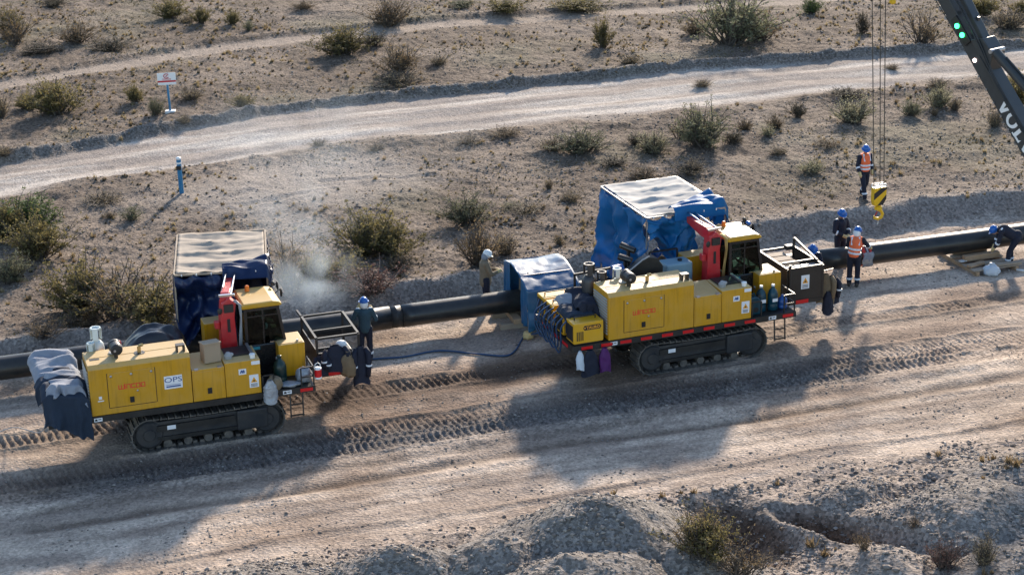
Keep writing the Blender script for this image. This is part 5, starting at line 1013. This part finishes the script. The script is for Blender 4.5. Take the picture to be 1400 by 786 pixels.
g = feet(1380,364); person('worker in navy overalls bending down to the pallets at the right edge',g,1.45,dict(pelvis=(0,-.16,.90),chest=(0,.22,1.08),neck=(0,.38,1.12),head=(0,.50,1.08),shr=(.185,.32,1.10),shl=(-.185,.32,1.10),elr=(.22,.36,.80),wrr=(.16,.46,.56),ell=(-.22,.38,.82),wrl=(-.14,.50,.58),hipr=(.10,-.15,.87),hipl=(-.10,-.15,.87),knr=(.11,-.02,.47),anr=(.11,-.05,.09),knl=(-.11,.05,.48),anl=(-.11,.08,.09)),(0,.75,-.8))
g = W(ML,4.22,1.62,1.46); person('operator in dark overalls with pale stripes seated inside the left cab',g,ML[1]-math.pi/2,dict(pelvis=(0,-.02,.70),chest=(0,-.02,1.00),neck=(0,0,1.15),head=(0,.04,1.27),shr=(.185,0,1.09),shl=(-.185,0,1.09),elr=(.24,.14,.86),wrr=(.20,.34,.82),ell=(-.24,.14,.86),wrl=(-.20,.34,.82),hipr=(.10,.02,.68),hipl=(-.10,.02,.68),knr=(.12,.40,.66),anr=(.12,.42,.30),knl=(-.12,.40,.66),anl=(-.12,.42,.30)),(.2,1,-.1),helmet=None)
g = W(MR,3.2,4.05,.30); person('welder in a tan jacket half hidden inside the bright blue shelter',g,MR[1]+2.6,dict(chest=(0,.10,1.26),neck=(0,.16,1.42),head=(0,.24,1.54),shr=(.185,.12,1.36),shl=(-.185,.12,1.36),elr=(.25,.25,1.1),wrr=(.14,.45,1.05),ell=(-.25,.25,1.1),wrl=(-.14,.45,1.05)),(0,1,-.8),top='olive_cloth',stripes=False)
# ---------------------------------------------------------------- desert shrubs
def tri_mesh(name, V, Fc, leaf_tone, m):
    me = bpy.data.meshes.new(name); V = np.asarray(V,np.float32); Fc = np.asarray(Fc,np.int32)
    me.vertices.add(len(V)); me.vertices.foreach_set('co',V.ravel()); me.loops.add(Fc.size); me.loops.foreach_set('vertex_index',Fc.ravel()); me.polygons.add(len(Fc)); me.polygons.foreach_set('loop_start',np.arange(0,Fc.size,Fc.shape[1],dtype=np.int32)); me.update(calc_edges=True)
    if leaf_tone is not None: at = me.attributes.new('leaf_tone','FLOAT','POINT'); at.data.foreach_set('value',np.asarray(leaf_tone,np.float32))
    me.materials.append(M[m]); return me
def shrub_proto(kind, seed):
    """unit shrub: about 1 wide and 1 tall; stems fan out from the root, leaves sit along their outer part"""
    r = np.random.RandomState(seed); cfg = dict(
        green=(46,110,.036,.25,'leaf_green',1.0), bright=(46,110,.036,.25,'leaf_bright',1.0), grey=(54,90,.030,.2,'leaf_grey',1.0), pale=(80,55,.028,.1,'leaf_pale',.9),
        straw=(90,26,.026,.05,'leaf_straw',.9), brown=(54,55,.028,.2,'leaf_brown',1.0), dark=(46,70,.034,.15,'leaf_dark',1.0), red=(54,60,.030,.2,'leaf_red',1.0), thin=(34,34,.028,.3,'leaf_brown',1.0))[kind]
    ns, nl, ls, l0, lm, top = cfg; st = MB(); LV = []; LF = []; LR = []
    lob = r.rand(6)*6.28
    for k in range(ns):
        az = r.rand()*6.28; lean = (r.rand()**.75)*1.25; L = .55+.45*r.rand(); L *= 1-.25*math.sin(2*az+lob[0])**2*(lean>.5)
        d = np.array([math.cos(az)*math.sin(lean)*.62, math.sin(az)*math.sin(lean)*.62, math.cos(lean*.85)*.98]); root = np.array([.07*r.randn(),.07*r.randn(),-.04]); cur = np.array([.10*r.randn(),.10*r.randn(),.10])
        pt = lambda t: root+d*L*t+cur*t*t*L*1.2
        pts = [pt(t) for t in (0,.35,.7,1.0)]; st.tube([tuple(p) for p in pts],[.012,.009,.006,.003],4)
        subs = [(1.0,None)]
        for q in range(4):
            t0 = .3+.5*r.rand(); sdv = d*.5+.38*r.randn(3); sdv[2] = abs(sdv[2])*.8+.1; subs.append((t0,sdv*.5))
            p0 = pt(t0); p1 = p0+sdv*.42*L; st.tube([tuple(p0),tuple(p1)],[.006,.002],3)
        for q in range(nl):
            t0, sdv = subs[r.randint(len(subs))]
            if sdv is None: t = l0+(1-l0)*r.rand()**.7; c = pt(t)
            else: c = pt(t0)+sdv*.84*L*r.rand()**.7
            c = c+.022*r.randn(3); s = ls*(.6+.8*r.rand()); a = r.randn(3); a /= np.linalg.norm(a); b = r.randn(3)*.6+np.array([0,0,.8]); b /= np.linalg.norm(b); a = a-b*(a@b); a /= np.linalg.norm(a)+1e-6
            ln = 1.5 if kind in ('pale','straw','thin') else 1.0
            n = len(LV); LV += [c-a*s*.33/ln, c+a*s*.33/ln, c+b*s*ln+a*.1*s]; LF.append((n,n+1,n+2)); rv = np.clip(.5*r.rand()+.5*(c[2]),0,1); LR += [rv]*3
    sm_ = bpy.data.meshes.new('stems'); sm_.from_pydata(st.v,[],st.f); sm_.update(); sm_.materials.append(M['bark'])
    return sm_, tri_mesh('foliage',LV,LF,LR,lm)
PROT = {}
def shrub(px, py, w, h, kind, label, cat='shrub', var=None):
    """base at pixel (px, py) of the photograph; w, h in pixels there"""
    key = (kind,(var if var is not None else len(label))%3)
    if key not in PROT: PROT[key] = shrub_proto(kind,100+hash_(kind)*7+key[1])
    g = ray_ground(px,py); fwd = g.y*math.cos(TH)+H*math.sin(TH); s = F/fwd; wm = w/s*1.22; hm = h/s/.86
    t = thing(kind_name[kind],label,cat,g-Vector((0,0,.02)),random.uniform(0,6.28)); t.scale = (wm,wm,hm)
    for nm,me in zip(('stems','foliage'),PROT[key]):
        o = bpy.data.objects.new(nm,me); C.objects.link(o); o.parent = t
    return t
_kinds = ['green','bright','grey','pale','straw','brown','dark','red','thin']
def hash_(k): return _kinds.index(k)
kind_name = dict(green='creosote_bush',bright='green_bush',grey='saltbush',pale='pale_bush',straw='grass_tussock',brown='dry_bush',dark='dark_bush',red='reddish_bush',thin='twiggy_bush')
SH = [
 (38,318,96,48,'bright','large fresh green bush at the left edge above the gravel bank'),(55,352,80,60,'green','dark green bush below the large fresh green one at the left edge'),(15,385,60,40,'grey','grey bush at the left edge between green bushes'),
 (8,330,60,55,'green','dark green bush cut by the left edge'),
 (112,430,110,72,'green','wide olive bush left of the navy shelter'),(165,434,125,85,'thin','tall twiggy brown bush left of the navy shelter'),(205,440,100,56,'green','low olive bush touching the navy shelter\'s left side'),(110,448,60,30,'brown','low dry bush in front of the wide olive bush'),(60,460,60,30,'thin','sparse dry twigs above the pipe at far left'),
 (398,400,60,80,'thin','tall thin yellowish bush right behind the navy shelter'),(430,400,70,60,'green','olive bush in the smoke right of the navy shelter'),(470,395,70,50,'green','dark green bush in the smoke above the teal-jacketed worker'),
 (500,345,90,62,'green','big olive bush with feathery top in the middle left'),(535,350,75,50,'green','olive bush joined to the right of the feathery one'),(505,398,90,36,'red','low reddish bush behind the pipe in the middle'),(545,370,40,25,'dark','small dark bush right of the reddish one'),
 (640,305,70,42,'grey','grey green bush above the white-hooded worker'),(655,362,66,58,'brown','dry brown bush directly behind the white-hooded worker'),(690,345,44,26,'straw','straw coloured tussock right of the dry brown bush'),
 (795,208,72,34,'grey','low grey green bush above the blue shelter\'s left corner'),(755,205,40,18,'straw','dry grass beside the low grey green bush'),(893,208,50,28,'pale','pale bush right of the low grey green one'),(868,198,22,18,'dark','small dark bush left of the pale one'),
 (958,200,74,58,'grey','twiggy grey bush with whitish branches beside the road'),(930,188,40,30,'thin','sparse twigs left of the whitish-branched bush'),(945,236,50,18,'straw','low straw tuft above the blue shelter'),
 (1165,168,58,34,'pale','rounded pale bush left of the hoist ropes'),(1160,132,50,14,'dark','dead dark twigs lying at the road edge'),(1110,236,36,18,'pale','small pale tuft above the crouching worker'),(1050,186,22,14,'pale','tiny pale tuft in the open gravel'),(1065,210,30,10,'straw','flat straw tuft in the open gravel'),(1090,160,26,24,'dark','small dark bush in the open gravel below the road'),(1060,175,30,18,'brown','brown bush in the open gravel below the road'),
 (1283,146,44,28,'pale','pale green bush between ropes and crane boom'),(1305,150,20,16,'straw','tiny straw tuft next to the pale green bush'),(1282,120,30,14,'straw','straw grass at the road edge right of the ropes'),(1278,158,12,12,'straw','single straw tuft below the pale green bush'),(1245,158,30,22,'grey','small grey bush just right of the ropes'),
 (1388,150,60,54,'green','dark green bush behind the lower crane boom'),(1360,172,26,22,'straw','orange straw tussock left of the crane lettering'),(1262,60,70,44,'thin','grey twiggy bush at the top right of the ropes'),(1345,20,50,28,'green','dark green bush at the top right behind the boom'),(1378,38,58,26,'straw','yellow straw bush at the top right corner'),(1395,20,30,22,'green','small green bush in the top right corner'),(1178,45,20,28,'dark','narrow dark bush left of the ropes at the top'),(1110,18,34,20,'bright','small bright green bush near the top edge'),
 (1000,58,104,72,'grey','very large grey green bush at the top centre right'),(1040,52,56,34,'brown','brown bush joined to the large grey green one'),(950,46,44,22,'brown','low brown bush left of the large grey green one'),
 (824,66,30,42,'green','upright green bush alone near the top centre'),(790,16,74,20,'green','wide green bush at the top edge'),(693,16,52,18,'green','small green bush at the top edge left of the wide one'),(630,10,40,12,'grey','low grey bush at the top edge'),(530,34,64,34,'brown','brown bush at the top edge in the middle left'),(415,12,36,12,'brown','low brown bush at the top edge near the path'),
 (466,74,72,38,'green','dense round green bush below the upper path'),(545,98,66,38,'brown','brownish open bush right of the dense round one'),(510,62,40,20,'dark','dark low bush behind the dense round one'),(542,116,70,18,'straw','flat yellow grass patch above the road'),(600,88,30,12,'straw','straw tuft near the yellow grass patch'),(862,86,34,12,'straw','orange straw tuft above the road'),(790,103,20,10,'straw','tiny straw tuft above the road'),
 (75,156,76,48,'green','spreading green bush at left between path and road'),(40,148,36,20,'green','small green bush left of the spreading one'),(185,140,24,26,'green','narrow green bush left of the sign'),(213,158,24,26,'grey','grey bush at the foot of the sign'),(262,136,40,16,'straw','brown grass tuft right of the sign'),(330,146,36,18,'green','small green bush right of the sign above the road'),(252,168,18,12,'straw','straw tuft at the road edge below the sign'),
 (232,24,44,26,'green','green bush at the top edge left'),(275,32,26,24,'green','smaller green bush right of the one at the top edge left'),(318,33,22,20,'green','third green bush in a row at the top edge left'),(340,42,14,14,'grey','smallest bush of the row at the top edge left'),(105,58,50,28,'brown','rusty brown bush at the top left'),(20,60,56,50,'thin','tall brown bush in the top left corner'),(10,50,40,40,'green','green bush in the top left corner'),(150,68,56,16,'dark','flat dark bush beside the rusty brown one'),(60,72,60,12,'dark','dark low scrub in front of the top left bushes'),(255,30,30,10,'straw','straw tuft between the top left green bushes'),(75,8,40,14,'dark','dark bush at the very top left'),
 (0,160,30,30,'straw','straw grass at the left edge by the road'),(5,212,30,14,'straw','dry grass at the left edge on the road berm'),(435,200,28,10,'straw','small straw tuft on the near edge of the road'),(515,205,26,9,'straw','tiny straw tuft right of the first on the near road edge'),(750,258,14,14,'straw','single orange tuft left of the bright blue shelter'),(765,335,16,16,'straw','round straw tuft left of the blue shelter\'s foot'),(720,290,50,12,'straw','flat straw patch in the gravel'),(780,275,34,14,'straw','straw clump just left of the bright blue shelter'),(700,285,30,10,'pale','pale flat tuft in the gravel'),
 (140,275,60,12,'straw','dry grass strip on the near edge of the road at left'),(180,300,30,18,'grey','small grey bush below the near road edge at left'),(40,290,50,16,'bright','low fresh green patch at the left edge below the road'),(150,298,18,10,'straw','tuft beside the small grey bush at left'),
 (962,760,80,62,'green','dark olive bush growing in the foreground hollow'),(1010,788,100,56,'thin','olive bush low in the foreground hollow'),(950,748,70,50,'brown','dry twigs on the left slope of the hollow'),(1290,775,60,36,'red','small reddish bush on the foreground heap'),(1345,770,40,40,'straw','dry straw bush in the foreground at right'),(1180,752,26,34,'thin','few dry twigs at the end of the foreground trench'),(1250,720,20,20,'thin','tiny dead twigs on the foreground gravel'),
 (1130,200,40,10,'brown','thin brown scrub in the gravel above the vested walker'),(880,245,50,16,'brown','brown scrub above the blue shelter'),(840,225,40,12,'dark','dark scrub patch above the blue shelter'),(960,118,30,10,'straw','straw tuft on the far road edge'),(1220,95,20,8,'straw','straw tuft at the far road edge by the ropes'),(690,185,50,12,'brown','brown scrub on the near road edge centre'),(640,195,40,10,'brown','small brown scrub on the near road edge'),(1000,195,30,16,'dark','small dark bush right of the whitish-branched one'),(1018,178,26,18,'brown','brown bush right of the whitish-branched one')]
for k,(px,py,w,h,kd,lab) in enumerate(SH): shrub(px,py,w,h,kd,lab,'grass' if kd=='straw' else 'shrub',var=k)

# scattered small tussocks: hundreds too small to tell apart
def tufts(name, label, n, u0, u1, v0, v1, seed, wfn, m, hmin, hmax, blades=26):
    u, v, r = spread(n,u0,u1,v0,v1,seed,wfn); z = terrain(u,v); n = len(u); bx = O0[0]+u*EX[0]+v*EY[0]; by = O0[1]+u*EX[1]+v*EY[1]
    hh = hmin+(hmax-hmin)*r.rand(n)**2; B = blades
    az = r.rand(n,B)*6.283; ln = r.rand(n,B)**.8*1.0; L = hh[:,None]*(.6+.5*r.rand(n,B)); d = np.stack([np.cos(az)*np.sin(ln),np.sin(az)*np.sin(ln),np.cos(ln)],-1)
    root = np.stack([bx[:,None]+.3*hh[:,None]*r.randn(n,B)*.5,by[:,None]+.3*hh[:,None]*r.randn(n,B)*.5,np.repeat(z[:,None]-.01,B,1)],-1); side = np.stack([-np.sin(az),np.cos(az),0*az],-1)*(.010+.05*hh[:,None,None])
    V = np.stack([root-side,root+side,root+d*L[...,None]],2).reshape(-1,3); Fc = np.arange(len(V)).reshape(-1,3); leaf_tone = np.repeat(np.clip(.5*r.rand(n,1)+.5*r.rand(n,B),0,1).ravel(),3)
    o = bpy.data.objects.new(name,tri_mesh(name,V,Fc,leaf_tone,m)); C.objects.link(o); tag(o,label,'grass',kind='stuff')
def w_scrub(u, v): m = masks(u,v); return m[6]*(1-sm(m[3]*3))*(1-sm(m[5]*3))*(1-.9*m[8])*sm(.25+1.6*fbm(u,v,3.5,3,60)+.35*(v>25))
tufts('dry_tufts','small dry grass tufts dotted over the scrubland',2400,-15,33,4,48,21,w_scrub,'leaf_straw',.06,.20)
def w_cover(u, v): m = masks(u,v); return m[6]*(1-sm(m[3]*3))*(1-sm(m[5]*3))*(1-.8*m[8])*sm(-.1+2.4*fbm(u,v,2.2,4,62))
tufts('ground_cover','low dry ground cover in patches over the scrubland',9000,-15,33,3,48,25,w_cover,'leaf_grass',.03,.10,12)
tufts('dark_tufts','small dark scrub clumps dotted over the scrubland',800,-15,33,4,48,22,w_scrub,'leaf_dark',.06,.17)
tufts('brown_tufts','small brown scrub clumps dotted over the scrubland',1300,-15,33,4,48,23,w_scrub,'leaf_brown',.06,.19)
def w_fg(u, v): m = masks(u,v); return m[7]*sm(1.5*fbm(u,v,1.2,3,61)-.2)
tufts('heap_twigs','dry twigs poking from the foreground spoil',120,-3,10,-17,-10,24,w_fg,'leaf_brown',.10,.30)

# ---------------------------------------------------------------- welding smoke drifting behind the left machine
def smoke(label, c, r, dens, seed, sc):
    b = MB(); b.ell((0,0,0),r,20,12); o = b.build('smoke','white',None); o.data.materials.clear(); o.location = c
    m = bpy.data.materials.new('smoke'); m.use_nodes = True; N = m.node_tree.nodes; L = m.node_tree.links; N.remove(N['Principled BSDF'])
    v = N.new('ShaderNodeVolumePrincipled'); v.inputs['Color'].default_value = (.74,.86,.98,1); v.inputs['Anisotropy'].default_value = .35
    tc = N.new('ShaderNodeTexCoord'); nz = N.new('ShaderNodeTexNoise'); nz.inputs['Scale'].default_value = sc; nz.inputs['Detail'].default_value = 5; nz.inputs['Distortion'].default_value = .6; L.new(tc.outputs['Object'],nz.inputs['Vector'])
    mr = N.new('ShaderNodeMapRange'); mr.inputs[1].default_value = .40; mr.inputs[2].default_value = .72; L.new(nz.outputs[0],mr.inputs[0])
    sc_ = N.new('ShaderNodeVectorMath'); sc_.operation = 'DIVIDE'; sc_.inputs[1].default_value = r; L.new(tc.outputs['Object'],sc_.inputs[0]); ln = N.new('ShaderNodeVectorMath'); ln.operation = 'LENGTH'; L.new(sc_.outputs[0],ln.inputs[0])
    fo = N.new('ShaderNodeMapRange'); fo.interpolation_type = 'SMOOTHSTEP'; fo.inputs[1].default_value = 1.0; fo.inputs[2].default_value = .15; L.new(ln.outputs['Value'],fo.inputs[0])
    mu = N.new('ShaderNodeMath'); mu.operation = 'MULTIPLY'; L.new(mr.outputs[0],mu.inputs[0]); L.new(fo.outputs[0],mu.inputs[1]); m2 = N.new('ShaderNodeMath'); m2.operation = 'MULTIPLY'; m2.inputs[1].default_value = dens; L.new(mu.outputs[0],m2.inputs[0]); L.new(m2.outputs[0],v.inputs['Density'])
    L.new(v.outputs[0],N['Material Output'].inputs['Volume']); o.data.materials.append(m); tag(o,label,'smoke',kind='stuff')
g = ray_ground(428,412); smoke('small puff of pale smoke right of the navy shelter',g+Vector((0,-.2,.75)),(1.7,1.0,1.5),.95,1,.8); g = ray_ground(415,345); smoke('wispy trail of smoke rising from the puff behind the navy shelter',g+Vector((0,0,1.2)),(2.6,1.6,1.6),.22,3,.55)
g = ray_ground(460,250); smoke('thin pale smoke drifting over the gravel behind the navy shelter',g+Vector((-.5,0,1.6)),(6.5,4.0,1.8),.06,2,.30)
